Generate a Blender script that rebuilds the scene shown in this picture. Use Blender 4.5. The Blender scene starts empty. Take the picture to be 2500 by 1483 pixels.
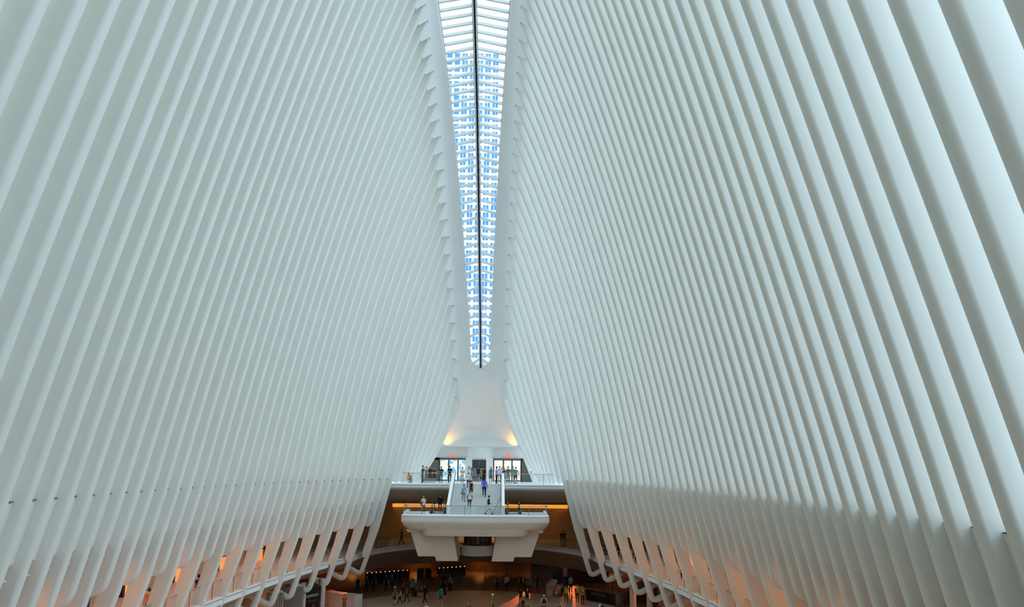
import bpy, bmesh, math, random
import numpy as np
from mathutils import Vector, Matrix
random.seed(7)
SC = bpy.context.scene
COL = SC.collection
EZ = 13.2                      # eye height above the lower floor; lower floor is z = 0
# ------------------------------------------------------------------ camera
YAW, PIT, ROL, CAMX = 0.01651, 0.196852, 0.010042, 1.8915
R_ = Vector((math.cos(YAW), -math.sin(YAW), 0))
F_ = Vector((math.sin(YAW)*math.cos(PIT), math.cos(YAW)*math.cos(PIT), math.sin(PIT)))
U_ = R_.cross(F_)
cR = R_*math.cos(ROL) + U_*math.sin(ROL)
cU = U_*math.cos(ROL) - R_*math.sin(ROL)
cam_d = bpy.data.cameras.new('camera'); cam = bpy.data.objects.new('camera', cam_d); COL.objects.link(cam)
cam_d.sensor_width = 36; cam_d.lens = 28.8; cam_d.clip_start = .1; cam_d.clip_end = 3000
cam.matrix_world = Matrix(((cR.x, cU.x, -F_.x, CAMX), (cR.y, cU.y, -F_.y, 0), (cR.z, cU.z, -F_.z, EZ), (0, 0, 0, 1)))
SC.camera = cam
# ------------------------------------------------------------------ world, sun, exposure
w = bpy.data.worlds.new('sky'); SC.world = w; w.use_nodes = True
bg = w.node_tree.nodes['Background']; bg.inputs[0].default_value = (.66, .865, 1.0, 1); bg.inputs[1].default_value = 2.3
sd = bpy.data.lights.new('sun', 'SUN'); sd.energy = 0.0; sd.angle = math.radians(30); sd.color = (1, .96, .9)
so = bpy.data.objects.new('sun', sd); COL.objects.link(so)
so.rotation_euler = Vector((.10, .55, -1)).to_track_quat('-Z', 'Y').to_euler()
SC.view_settings.view_transform = 'Standard'; SC.view_settings.look = 'None'
SC.view_settings.gamma = 1; SC.view_settings.use_curve_mapping = False
SC.view_settings.exposure = 0.47
SC.cycles.use_denoising = True
SC.cycles.max_bounces = 7; SC.cycles.diffuse_bounces = 5; SC.cycles.glossy_bounces = 3; SC.cycles.transparent_max_bounces = 16
SC.cycles.use_adaptive_sampling = True; SC.cycles.adaptive_threshold = .07; SC.cycles.adaptive_min_samples = 12
SC.cycles.use_light_tree = False
SC.cycles.sample_clamp_indirect = 8; SC.cycles.caustics_reflective = False; SC.cycles.caustics_refractive = False

# ------------------------------------------------------------------ materials
M = {}
def mat(name, col, rough=.5, metal=0, noise=0, scale=3, emit=None, spec=.5, bump=0):
    if name in M: return M[name]
    m = bpy.data.materials.new(name); m.use_nodes = True; nt = m.node_tree
    b = nt.nodes['Principled BSDF']
    b.inputs['Roughness'].default_value = rough; b.inputs['Metallic'].default_value = metal
    b.inputs['Specular IOR Level'].default_value = spec
    b.inputs['Base Color'].default_value = (*col, 1)
    if noise:
        tc = nt.nodes.new('ShaderNodeTexCoord'); nz = nt.nodes.new('ShaderNodeTexNoise')
        nz.inputs['Scale'].default_value = scale; nz.inputs['Detail'].default_value = 5
        rp = nt.nodes.new('ShaderNodeValToRGB')
        rp.color_ramp.elements[0].position = .3; rp.color_ramp.elements[1].position = .7
        rp.color_ramp.elements[0].color = (*[c*(1-noise) for c in col], 1)
        rp.color_ramp.elements[1].color = (*[min(1, c*(1+noise)) for c in col], 1)
        nt.links.new(tc.outputs['Object'], nz.inputs['Vector']); nt.links.new(nz.outputs['Fac'], rp.inputs['Fac'])
        nt.links.new(rp.outputs['Color'], b.inputs['Base Color'])
        if bump:
            bp = nt.nodes.new('ShaderNodeBump'); bp.inputs['Strength'].default_value = bump
            nt.links.new(nz.outputs['Fac'], bp.inputs['Height']); nt.links.new(bp.outputs['Normal'], b.inputs['Normal'])
    if emit:
        b.inputs['Emission Color'].default_value = (*emit[:3], 1); b.inputs['Emission Strength'].default_value = emit[3]
    M[name] = m; return m
def glass(name, tint, refl=.08, rough=.02):
    m = bpy.data.materials.new(name); m.use_nodes = True; nt = m.node_tree; nt.nodes.clear()
    o = nt.nodes.new('ShaderNodeOutputMaterial'); mx = nt.nodes.new('ShaderNodeMixShader')
    t = nt.nodes.new('ShaderNodeBsdfTransparent'); g = nt.nodes.new('ShaderNodeBsdfGlossy')
    t.inputs[0].default_value = (*tint, 1); g.inputs['Roughness'].default_value = rough
    mx.inputs[0].default_value = refl
    nt.links.new(t.outputs[0], mx.inputs[1]); nt.links.new(g.outputs[0], mx.inputs[2]); nt.links.new(mx.outputs[0], o.inputs[0])
    M[name] = m; return m
WHITE = mat('white_paint', (.80, .785, .745), .45, noise=.015, scale=.6)
BEAM = mat('beam_paint', (.79, .79, .78), .5, noise=.012, scale=.5)
TRIM = mat('trim_white', (.82, .82, .81), .4)
STONE = mat('white_marble', (.74, .73, .72), .3, noise=.06, scale=1.5)
WARM_TINT = mat('warm_bounce_tint', (.62, .53, .45), .6, noise=.03, scale=1)  # beige holds the warm light from below, painted into the colour
STEEL = mat('brushed_steel', (.42, .42, .42), .35, .8)
DARK = mat('dark_metal', (.03, .032, .035), .4, .3)
BLACK = mat('black_panel', (.012, .012, .013), .35)
FRAME = mat('bronze_frame', (.17, .155, .14), .45, .4)
GLASS = glass('clear_glass', (.93, .97, .97), .07)
RGLASS = glass('rail_glass', (.86, .92, .93), .08)
WGLASS = glass('window_glass', (.95, .98, 1), .05)
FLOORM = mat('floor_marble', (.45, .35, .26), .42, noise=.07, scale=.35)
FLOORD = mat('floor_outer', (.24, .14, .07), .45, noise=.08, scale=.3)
WARMW = mat('warm_wall', (.50, .40, .30), .6, noise=.04, scale=.5)
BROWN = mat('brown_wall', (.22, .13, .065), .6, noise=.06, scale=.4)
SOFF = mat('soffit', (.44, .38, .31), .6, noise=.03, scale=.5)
PINK = mat('column_plaster', (.62, .50, .45), .55, noise=.03, scale=1)
LAMP = mat('lamp_white', (1, 1, 1), .5, emit=(1, .93, .8, 4))
WLAMP = mat('lamp_warm', (1, .7, .4), .5, emit=(1, .55, .2, 6))
COVE = mat('cove_light', (1, .6, .2), .5, emit=(1, .38, .04, .62))
EXITR = mat('exit_red', (.7, .04, .03), .4, emit=(1, .08, .06, .7))

# ------------------------------------------------------------------ helpers
def link(name, me, m=None, parent=None, smooth=False):
    o = bpy.data.objects.new(name, me); COL.objects.link(o)
    if m is not None:
        for x in (m if isinstance(m, (list, tuple)) else [m]): me.materials.append(x)
    if parent is not None: o.parent = parent
    if smooth: me.polygons.foreach_set('use_smooth', [True]*len(me.polygons))
    return o
def tag(o, label=None, cat=None, group=None, kind=None):
    if label: o['label'] = label
    if cat: o['category'] = cat
    if group: o['group'] = group
    if kind: o['kind'] = kind
    return o
def empty(name, loc, label, cat, group=None, rz=0):
    o = bpy.data.objects.new(name, None); COL.objects.link(o); o.location = loc; o.rotation_euler.z = rz
    o.empty_display_size = .2
    return tag(o, label, cat, group)
class MB:
    def __init__(s): s.v = []; s.f = []
    def add(s, v, f):
        n = len(s.v); s.v += [tuple(x) for x in v]; s.f += [tuple(i+n for i in q) for q in f]; return s
    def box(s, x0, x1, y0, y1, z0, z1):
        return s.add([(x0,y0,z0),(x1,y0,z0),(x1,y1,z0),(x0,y1,z0),(x0,y0,z1),(x1,y0,z1),(x1,y1,z1),(x0,y1,z1)],
              [(0,3,2,1),(4,5,6,7),(0,1,5,4),(1,2,6,5),(2,3,7,6),(3,0,4,7)])
    def bar(s, a, b, w, h=None, up=(0,0,1)):
        a = Vector(a); b = Vector(b); h = h or w; d = (b-a).normalized(); u = Vector(up)
        if abs(d.dot(u)) > .98: u = Vector((0,1,0))
        r = d.cross(u).normalized()*w/2; u = r.cross(d).normalized()*h/2
        v = [a-r-u, a+r-u, a+r+u, a-r+u, b-r-u, b+r-u, b+r+u, b-r+u]
        return s.add(v, [(0,3,2,1),(4,5,6,7),(0,1,5,4),(1,2,6,5),(2,3,7,6),(3,0,4,7)])
    def tube(s, pts, r, n=8, caps=True):
        P = [Vector(p) for p in pts]; rows = []
        rr = r if isinstance(r, (list, tuple)) else [r]*len(P)
        for i, p in enumerate(P):
            d = (P[min(i+1, len(P)-1)]-P[max(i-1, 0)]).normalized()
            u = Vector((0,0,1)) if abs(d.z) < .95 else Vector((0,1,0))
            a = d.cross(u).normalized(); b = a.cross(d)
            rows.append([p+a*math.cos(t*2*math.pi/n)*rr[i]+b*math.sin(t*2*math.pi/n)*rr[i] for t in range(n)])
        return s.grid(rows, closed=True, caps=caps)
    def lathe(s, c, prof, n=16, a0=0, a1=None):
        full = a1 is None; a1 = 2*math.pi if full else a1
        k = n if full else n+1
        rows = [[(c[0]+r*math.cos(a0+(a1-a0)*t/n), c[1]+r*math.sin(a0+(a1-a0)*t/n), c[2]+z) for t in range(k)] for r, z in prof]
        return s.grid(rows, closed=full, caps=full)
    def grid(s, rows, closed=False, caps=False):
        n = len(rows[0]); v = [p for r in rows for p in r]; f = []
        for i in range(len(rows)-1):
            for j in range(n if closed else n-1):
                k = (j+1) % n; f.append((i*n+j, i*n+k, (i+1)*n+k, (i+1)*n+j))
        if caps:
            f.append(tuple(range(n-1, -1, -1))); f.append(tuple((len(rows)-1)*n+j for j in range(n)))
        return s.add(v, f)
    def prism(s, poly, y0, y1, axis='y', back=None):
        # polygon in (x,z) extruded along y (or in (x,y) along z, or (y,z) along x)
        n = len(poly); back = back or poly
        mk = {'y': lambda p, t: (p[0], t, p[1]), 'z': lambda p, t: (p[0], p[1], t), 'x': lambda p, t: (t, p[0], p[1])}[axis]
        v = [mk(p, y0) for p in poly]+[mk(p, y1) for p in back]
        return s.add(v, [tuple(range(n)), tuple(range(2*n-1, n-1, -1))]+[(i, n+i, n+(i+1) % n, (i+1) % n) for i in range(n)])
    def mesh(s, name):
        me = bpy.data.meshes.new(name); me.from_pydata(s.v, [], s.f); me.validate()
        bm = bmesh.new(); bm.from_mesh(me); bmesh.ops.recalc_face_normals(bm, faces=bm.faces); bm.to_mesh(me); bm.free()
        return me
    def build(s, name, m, parent=None, smooth=False, bevel=0, seg=2, auto=None, origin=None):
        me = s.mesh(name)
        if origin is not None:
            me.transform(Matrix.Translation(-Vector(origin)))
        o = link(name, me, m, parent, smooth)
        if origin is not None: o.location = origin
        if parent is not None and origin is None and parent.type == 'EMPTY':
            o.matrix_parent_inverse = parent.matrix_basis.inverted()
        if bevel:
            md = o.modifiers.new('bevel', 'BEVEL'); md.width = bevel; md.segments = seg; md.limit_method = 'ANGLE'
        if auto:
            me.polygons.foreach_set('use_smooth', [True]*len(me.polygons))
            me.set_sharp_from_angle(angle=math.radians(auto))
        return o
def lerp(a, b, t): return a+(b-a)*t
def interp(x, xs, ys): return float(np.interp(x, xs, ys))
def ray(x, y):
    px, py = x-1250, y-741.5; c, s = math.cos(ROL), math.sin(ROL)
    px, py = c*px+s*py, -s*px+c*py
    return R_*(px/2000)+U_*(-py/2000)+F_
def atY(x, y, Y):
    r = ray(x, y); t = Y/r.y; return Vector((CAMX+r.x*t, Y, EZ+r.z*t))
def atZ(x, y, z):
    r = ray(x, y); t = (z-EZ)/r.z; return Vector((CAMX+r.x*t, r.y*t, z))

# ------------------------------------------------------------------ hall geometry (metres, z relative to the eye unless noted)
P0, PITCH = 27.19, 1.7
IMIN, IMAX = -20, 41
ZS, ZUP, ZPL, ZRING, ZN = -1.34, -1.75, -4.38, -8.65, -3.65
def DI(i): return P0+PITCH*i
_q = (14.556988, -1.463769, -5.369386, -0.614706, -0.317366)
def HW(Y):
    if Y > 85: return interp(Y, [85, 88.4, 91.8, 96.9, 100], [8.57, 7.75, 7.2, 6.65, 6.4])
    t = (Y-50)/40.; return sum(q*t**k for k, q in enumerate(_q))
_tz = [34.96,34.54,34.,33.45,32.85,32.2,31.47,30.68,29.76,28.9,27.8,26.78,25.6,24.4,23.02,21.65,20.25,18.7,17.15,15.45,13.73,11.8,9.65,7.65]
def TZ(i):                                      # height of the top of the gap beside rib i
    i = 10+abs(i-10)
    if i >= 18: return interp(i, range(18, 42), _tz)
    return 36.3-(i-10)**2*(36.3-34.96)/64.
def TX(i):
    i = 10+abs(i-10); return interp(i, [10, 18, 24, 30, 34, 37, 41], [4.0, 3.68, 3.44, 3.17, 2.93, 2.8, 2.6])
def CC(i):
    return interp(i, [-20, 0, 24, 31, 36, 41], [.15, .15, .45, .42, .1, -.55])
def LEAN(z): return -.0105*max(0, z)           # the roof stands a hand's breadth off the hall's axis
def nose(i, z):                                 # distance of the rib's nose from the axis at height z
    Y = DI(i); b = HW(Y)
    if z >= ZS:
        zt, xt, c = TZ(i), TX(i), CC(i); s = (z-ZS)/(zt-ZS)
        if s > 1: return xt-(s-1)*(b-xt)*(1+c)
        return b+(xt-b)*(s*(1-c)+c*s*s)
    if z >= -6: return b+.243*(ZS-z)
    return b+1.13+.32*(-6-z)
T2, DEP, GL = .225, 1.3, 1.0
def iY(Y): return (Y-P0)/PITCH
def rib_point(i, z, d, side):                   # a point d outward of the nose, square to the nose line
    e = .05; sl = (nose(i, z+e)-nose(i, z-e))/(2*e)   # negative when leaning in
    L = math.hypot(1, sl)
    x = nose(i, z)+d/L; zz = z-d*sl/L
    return side*x+LEAN(zz), zz+EZ
SECT = []
for k in range(9):
    a = -math.pi/2+math.pi*k/8
    SECT.append((.16*(1-math.cos(a)), T2*math.sin(a)))
def rib_mesh(i, side):
    Y = DI(i); mb = MB(); ztop = TZ(i)+.25
    even = (i % 2 == 0)
    land = (i >= 35)
    zb = ZUP if land else (-6.0 if not even else -9.35)
    st = []
    n_up = 20
    if True:
        zt = TZ(i); st += [(zt+.12, .3, DEP), (zt+.02, .06, DEP), (zt-.12, 0, DEP), (zt-1.7, 0, DEP)]
    for k in range(1, n_up+1): st.append((lerp(zt-1.7, ZS, k/n_up), 0, DEP))
    if land: st.append((zb, 0, DEP))
    elif not even:
        for z, dp in ((-3, 1.25), (-4.2, 1.1), (-5.2, 1.0)): st.append((z, 0, dp))
        for k in range(1, 7):
            a = math.pi/2*k/6; st.append((-5.3-.7*math.sin(a), .5*(1-math.cos(a)), 1.0-.45*(1-math.cos(a))))
    else:
        for z, dp in ((-3, 1.25), (-4.5, 1.05), (-6, .92), (-7.2, .82), (-8.6, .8)): st.append((z, 0, dp))
        for k in range(1, 5):
            a = math.pi/2*k/4; st.append((-8.6-.5*math.sin(a), 0, .8-.32*(1-math.cos(a))))
    rows = []
    for z, d0, d1 in st:
        r = []
        for d, y in SECT:
            dd = d0+d*min(1, (d1-d0)/.65); x, zz = rib_point(i, z, dd, side); r.append((x, Y+y, zz))
        for y in (T2-.02, .02-T2):
            x, zz = rib_point(i, z, d1, side); r.append((x, Y+y, zz))
        rows.append(r)
    mb.grid(rows, closed=True, caps=True)
    if even and not land:                       # the leg below the ring walkway and the strut that ties it back
        zf = -10.8-.035*(34-i) if i > 18 else -11.35
        path = []
        for z in (-8.4, -9.2, zf+.55): path.append((nose(i, z)+.24, z))
        xe, ze = nose(i, zf)+.24, zf+.22
        for k in range(1, 5):
            t = k/5.; a = Vector((path[2][0], path[2][1])); c = Vector((xe, ze)); e = Vector((xe+.5, ze+.28))
            p = a*(1-t)**2+c*2*t*(1-t)+e*t*t; path.append((p.x, p.y))
        path += [(xe+.5, ze+.28), (xe+2.6, ze+1.42)]
        rows = []
        for k, (x, z) in enumerate(path):
            a = path[max(0, k-1)]; b = path[min(len(path)-1, k+1)]
            t = Vector((b[0]-a[0], b[1]-a[1])).normalized(); nrm = Vector((-t.y, t.x))
            r = []
            for j in range(12):
                an = 2*math.pi*j/12; ca, sa = math.cos(an), math.sin(an)
                u = .24*math.copysign(abs(ca)**.6, ca); v = .235*math.copysign(abs(sa)**.6, sa)
                r.append((side*(x+nrm.x*u), Y+v, z+nrm.y*u+EZ))
            rows.append(r)
        mb.grid(rows, closed=True, caps=True)
    return mb
def side_wall(side, name):
    # the spandrel band under the glazing is the wall itself; ribs, panes and sills belong to it
    mb = MB(); rows = []
    for i in range(IMIN, 35):
        r = []
        for z, d in ((ZS, .6), (ZS-.06, .5), (ZN+.1, .5), (ZN, .6), (ZN, 1.5), (ZS, 1.3)):
            x, zz = rib_point(i, z, d, side); r.append((x, DI(i), zz if d > .9 else z+EZ))
        rows.append(r)
    mb.grid(rows, closed=True, caps=True)
    wall = mb.build(name, WHITE); tag(wall, kind='structure')
    for i in range(IMIN, IMAX+1):
        rib_mesh(i, side).build('rib', WHITE, wall, auto=50)
    for i in range(IMIN, IMAX):
        ml = MB(); rows = []
        for k in range(9):
            row = []
            for j in (i, i+1):
                zb = ZS if j < 35 else ZUP
                z = lerp(zb, TZ(j)-.5, k/8); x, zz = rib_point(j, z, GL, side); row.append((x, DI(j), zz))
            rows.append(row)
        ml.grid(rows).build('glass_pane', WGLASS, wall)
        if i < 34:                              # dark sill gap at the foot of each pane and the small white stop under the panel
            a = rib_point(i, ZS+.03, .52, side); b = rib_point(i+1, ZS+.03, .52, side)
            ms = MB(); ms.bar((a[0], DI(i)+.25, ZS+EZ+.02), (b[0], DI(i+1)-.25, ZS+EZ+.02), .10, .03); ms.build('sill_joint', DARK, wall)
            a = nose(i, -4.1)+.5; ms = MB(); ms.bar((side*a, DI(i)+.26, EZ-4.1), (side*(nose(i+1, -4.1)+.5), DI(i+1)-.26, EZ-4.1), .05, .05)
            ms.build('cable_rod', TRIM, wall)
    return wall
WL = side_wall(-1, 'wall_left'); WR = side_wall(1, 'wall_right')

# ------------------------------------------------------------------ roof beams with the saw-tooth tips, skylight
SE = 95.2                                       # far end of the skylight
def XS(Y):
    Yr = 44.2+abs(Y-44.2)
    x = 2.9-(Yr-59)*.0506
    e = SE-1.0
    if Yr > e: x = (2.9-(e-59)*.0506)*math.sqrt(max(0, 1-((Yr-e)/(SE-e))**2))
    return x
def slot_z(Y): return TZ(iY(Y))+1.45
ceil_mb = MB()
def beam_row(Y, side, zoff):                    # one smooth surface: nose line up to the tip, then over to the skylight edge
    i = iY(Y); z1 = TZ(i); z0 = z1+zoff; xs, zs = XS(Y), slot_z(Y); pts = []
    for k in range(4):
        z = lerp(z0, z1, k/4); pts.append((side*(nose(i, z)-.012)+LEAN(z), Y, z+EZ))
    A = Vector((TX(i)-.012, z1)); sl = (nose(i, z1)-nose(i, z1-.3))/.3
    h = min(.75, (zs-z1)*.6); C = Vector((max(xs+.05, TX(i)+sl*h), z1+h)); B = Vector((xs, zs))
    for k in range(7):
        t = k/6; p = A*(1-t)**2+C*2*t*(1-t)+B*t*t
        pts.append((side*p.x+LEAN(p.y), Y, p.y+EZ))
    pts.append((side*xs+LEAN(zs+.35), Y, zs+.35+EZ))
    return pts
def back_row(Y, side, zoff):                    # the beam's outer face, so that the beam has thickness
    i = iY(Y); x, z = rib_point(i, TZ(i)+zoff, 1.25, side)
    xs, zs = XS(Y), slot_z(Y)
    return [(side*xs+LEAN(zs)+0, Y, zs+.35+EZ), (side*(xs+.5)+LEAN(zs), Y, zs+.95+EZ), (x, Y, max(z, TZ(i)+zoff+EZ+.3)), ]
for side in (-1, 1):
    for i in range(IMIN, IMAX):
        Ya, Yb = DI(i), DI(i+1)
        if Ya >= SE: continue
        sub = [0, .14, .5, .86, 1] if Yb < SE-1.2 else [0, .15, .3, .45, .6, .7, .8, .88, .95, 1]
        rows = []
        for t in sub:
            Y = lerp(Ya, Yb, t)
            if Y > SE: Y = SE
            zo = lerp(-1.5, 0.0, max(0, min(1, (t-.135)/.73)))   # low beside the near rib, high beside the far one
            rows.append(beam_row(Y, side, zo)+back_row(Y, side, zo)[1:])
        ceil_mb.grid(rows, closed=True, caps=True)
# the end vault: from the round end of the skylight down to the lip over the doors
def tongue():
    mb = MB(); rows = []
    prof = [  # side: (x, Y, z)   centre: (Y, z)
        ((TX(iY(SE)), SE, TZ(iY(SE))), (SE, slot_z(SE))),
        ((2.66, 96.0, 8.75), (96.1, 9.6)), ((2.62, 96.9, 7.5), (97.3, 8.0)), ((3.1, 97.3, 5.9), (98.1, 6.4)),
        ((3.65, 97.5, 4.2), (98.5, 4.75)), ((4.1, 97.55, 2.85), (98.3, 3.35)), ((4.25, 97.5, 2.35), (97.6, 2.36))]
    # refine
    for k in range(len(prof)-1):
        for t in (0, .25, .5, .75):
            (a, b), (c, d) = prof[k], prof[k+1]
            s = [lerp(a[j], c[j], t) for j in range(3)]; m = [lerp(b[j], d[j], t) for j in range(2)]
            rows.append((s, m))
    rows.append(prof[-1])
    G = []
    for s, m in rows:
        r = []; w_ = max(0, 1-len(G)/7.)
        for k in range(17):
            u = -1+2*k/16; q = 1-abs(u)**2.2
            x = s[0]*u; Y = lerp(s[1], m[0], q); z = lerp(s[2], m[1], q)
            if w_:
                A = Vector((s[0]-.012, s[2])); i_ = iY(SE); sl = (nose(i_, TZ(i_))-nose(i_, TZ(i_)-.3))/.3; hh = min(.75, (m[1]-s[2])*.6); C = Vector((max(.05, s[0]+sl*hh), s[2]+hh)); B = Vector((0, m[1])); t = 1-abs(u)
                p = A*(1-t)**2+C*2*t*(1-t)+B*t*t; x = lerp(x, math.copysign(p.x, u), w_); z = lerp(z, p.y, w_)
            r.append((x+LEAN(z), Y, z+EZ))
        r = [(r[0][0]-1.7, r[0][1]+.5, r[0][2]+.5)]+r+[(r[-1][0]+1.7, r[-1][1]+.5, r[-1][2]+.5)]
        G.append(r)
    mb.grid(G)
    n = len(mb.v)
    # give the vault thickness: lip and back
    lip = G[-1]; mb.grid([lip, [(x*1.0, y+.1, z-.12) for x, y, z in lip], [(x*1.05, 99.6, z-.12) for x, y, z in lip], [(x*1.05, 99.6, z+6) for x, y, z in lip]])
    return mb
TONGUE = tongue()
ceiling = ceil_mb.build('ceiling', BEAM, auto=40); tag(ceiling, kind='structure')
TONGUE.build('end_vault', BEAM, ceiling, auto=60)

sky = MB(); rows = []
for s in (-1, 1):
    rows = []
    for i2 in range(IMIN*2, 39*2+1):
        Y = DI(i2/2); xs, zs = XS(Y), slot_z(Y)+.3
        rows.append([(s*xs+LEAN(zs), Y, zs+EZ), (s*(xs-.06)+LEAN(zs), Y, zs+EZ), (s*(xs-.06)+LEAN(zs), Y, zs+.14+EZ), (s*xs+LEAN(zs), Y, zs+.14+EZ)])
    sky.grid(rows, closed=True, caps=True)
window = sky.build('window_1', TRIM); tag(window, kind='structure')
for s in (-1, 1):
    Yl = [DI(i2/2) for i2 in range(IMIN*2, 39*2+1)]+[94.4, 94.9]
    for k, Y in enumerate(Yl):
        xs, zs = XS(Y), slot_z(Y)+.36
        if xs < .3: continue
        b = MB(); b.bar((s*.14+LEAN(zs), Y-.2, zs+.42+EZ), (s*(xs-.03)+LEAN(zs), Y+.0, zs+EZ), .19, .26)
        b.build('crossbar', TRIM, window)
        if k+1 < len(Yl):
            Y2 = Yl[k+1]; xs2, zs2 = XS(Y2), slot_z(Y2)+.36
            p = MB(); p.add([(s*.12+LEAN(zs), Y, zs+.56+EZ), (s*xs+LEAN(zs), Y, zs+.14+EZ), (s*xs2+LEAN(zs2), Y2, zs2+.14+EZ), (s*.12+LEAN(zs2), Y2, zs2+.56+EZ)], [(0,1,2,3)])
            p.build('skylight_pane', GLASS, window)
for nm, off, wd, m in (('spine', 0, .2, BLACK), ('spine_flange', -.17, .1, TRIM), ('spine_flange', .17, .1, TRIM)):
    b = MB(); rows = []
    Ys = [DI(i2/2) for i2 in range(IMIN*2, 39*2+1)]+[94.6, SE]
    for Y in Ys:
        z = slot_z(Y)+(.62 if nm == 'spine' else .72); x = off+LEAN(z)
        z -= .35*max(0, (Y-93.5)/1.7)
        rows.append([(x-wd/2, Y, z+EZ-.1), (x+wd/2, Y, z+EZ-.1), (x+wd/2, Y, z+EZ+.15), (x-wd/2, Y, z+EZ+.15)])
    b.grid(rows, closed=True, caps=True); b.build(nm, m, window)

# ------------------------------------------------------------------ outside: plaza, tower beyond the skylight
pz = EZ+ZUP-.05
for side, nm in ((-1, 'plaza_ground_left'), (1, 'plaza_ground_right')):
    rows = []
    for i in range(IMIN-2, 44):
        Y = DI(i); rows.append([(side*(HW(Y)+1.25), Y, pz), (side*60, Y, pz), (side*260, Y, pz)])
    rows = [[(0, -160, pz), (side*60, -160, pz), (side*260, -160, pz)], [(0, DI(IMIN-2)-.1, pz), (side*60, DI(IMIN-2)-.1, pz), (side*260, DI(IMIN-2)-.1, pz)]]+rows
    rows += [[(0, 101, pz), (side*60, 101, pz), (side*260, 101, pz)], [(0, 420, pz), (side*60, 420, pz), (side*260, 420, pz)]]
    b = MB(); b.grid(rows); tag(b.build(nm, mat('plaza_stone', (.42, .42, .42), .7, noise=.05, scale=.2)), kind='structure')
TW = empty('office_tower', (-12, 345, pz), 'tall pale office tower with blue windows seen through the glass of the skylight', 'building')
tmat = mat('tower_facade', (.86, .86, .88), .6); twin = mat('tower_window', (.06, .22, .55), .35, spec=.2)
tx1 = atY(1217, 500, 330).x; tz1 = atY(1200, 126, 330).z; tx0 = tx1-46
b = MB(); b.box(tx0, tx1, 330, 372, pz, tz1); b.build('facade', tmat, TW)
b = MB(); b.box(tx0+3, tx1-3, 333, 369, tz1, tz1+3); b.build('roof_plant', tmat, TW)
b = MB(); b.box(-1.15, 1.15, -.12, .12, -1.05, 1.05); wme = b.mesh('window'); wme.materials.append(twin)
b = MB(); b.box(-.08, .08, -.2, -.1, -1.05, 1.05); mme = b.mesh('mullion'); mme.materials.append(tmat)
nfl = 45; ncol = 6; fl = (tz1-EZ-30)/nfl
for r in range(nfl):
    for c in range(ncol):
        o = bpy.data.objects.new('window', wme); COL.objects.link(o); o.parent = TW
        o.matrix_parent_inverse = TW.matrix_basis.inverted(); o.location = (tx1-2.0-c*3.35, 329.95, tz1-2.2-r*fl)
        if c < 5:
            o2 = bpy.data.objects.new('mullion', mme); COL.objects.link(o2); o2.parent = o
b = MB()
for r in range(nfl+8):
    z = tz1-2.2-r*fl
    for c in range(6, 13): b.box(tx1-2-c*3.35-1.15, tx1-2-c*3.35+1.15, 329.83, 330.05, z-1.05, z+1.05)
    for c in range(12): b.box(tx1-.1, tx1+.1, 332+c*3.3, 334.3+c*3.3, z-1.05, z+1.05)
tag(b.build('more_windows', twin, TW), kind='stuff')


# unseen left block added to dim and tint daylight; the hall's own near end
NBL = tag(empty('wall_light_blocker', (-62, 60, pz), None, None), kind='structure')
b = MB(); b.box(-100, -34, -90, 75, pz, pz+150); b.build('facade', mat('blocker_olive', (.33, .30, .22), .6, noise=.1, scale=.1), NBL)
b = MB(); i0 = IMIN; prof = [(nose(i0, z)+.4, z) for z in (ZS, 4, 10, 16, TZ(i0)+2)]
b.prism([(-x, z+EZ) for x, z in prof]+[(x, z+EZ) for x, z in reversed(prof)], DI(IMIN)-.8, DI(IMIN)-.4); tag(b.build('wall_near_end', WHITE), kind='structure')

# ------------------------------------------------------------------ ring walkway
def ring_path():
    pts = []
    for i in np.arange(IMIN, 33.6, 1.0):
        Y = DI(i); k = min(.95, max(.15, .15+(Y-60)*.03)); pts.append((nose(i, ZRING)+k, Y))
    pts += [(11.35, 88.3), (10.45, 90.6), (9.3, 92.8), (7.3, 95.6), (5.2, 97.5), (2.6, 98.8), (0, 99.2)]
    return pts
RP = ring_path()
RN = []
for k in range(len(RP)):
    a = Vector(RP[max(0, k-1)]); c = Vector(RP[min(len(RP)-1, k+1)]); t = (c-a).normalized()
    RN.append(Vector((t.y, -t.x)) if k < len(RP)-1 else Vector((0, 1)))
def ring_row(k, side, sec):
    p, n = RP[k], RN[k]; return [(side*max(0, p[0]+n.x*d), p[1]+n.y*d, z+EZ) for d, z in sec]
def zsof(k): return -10.05-.95*max(0, min(1, (RP[k][1]-84)/6))
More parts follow.
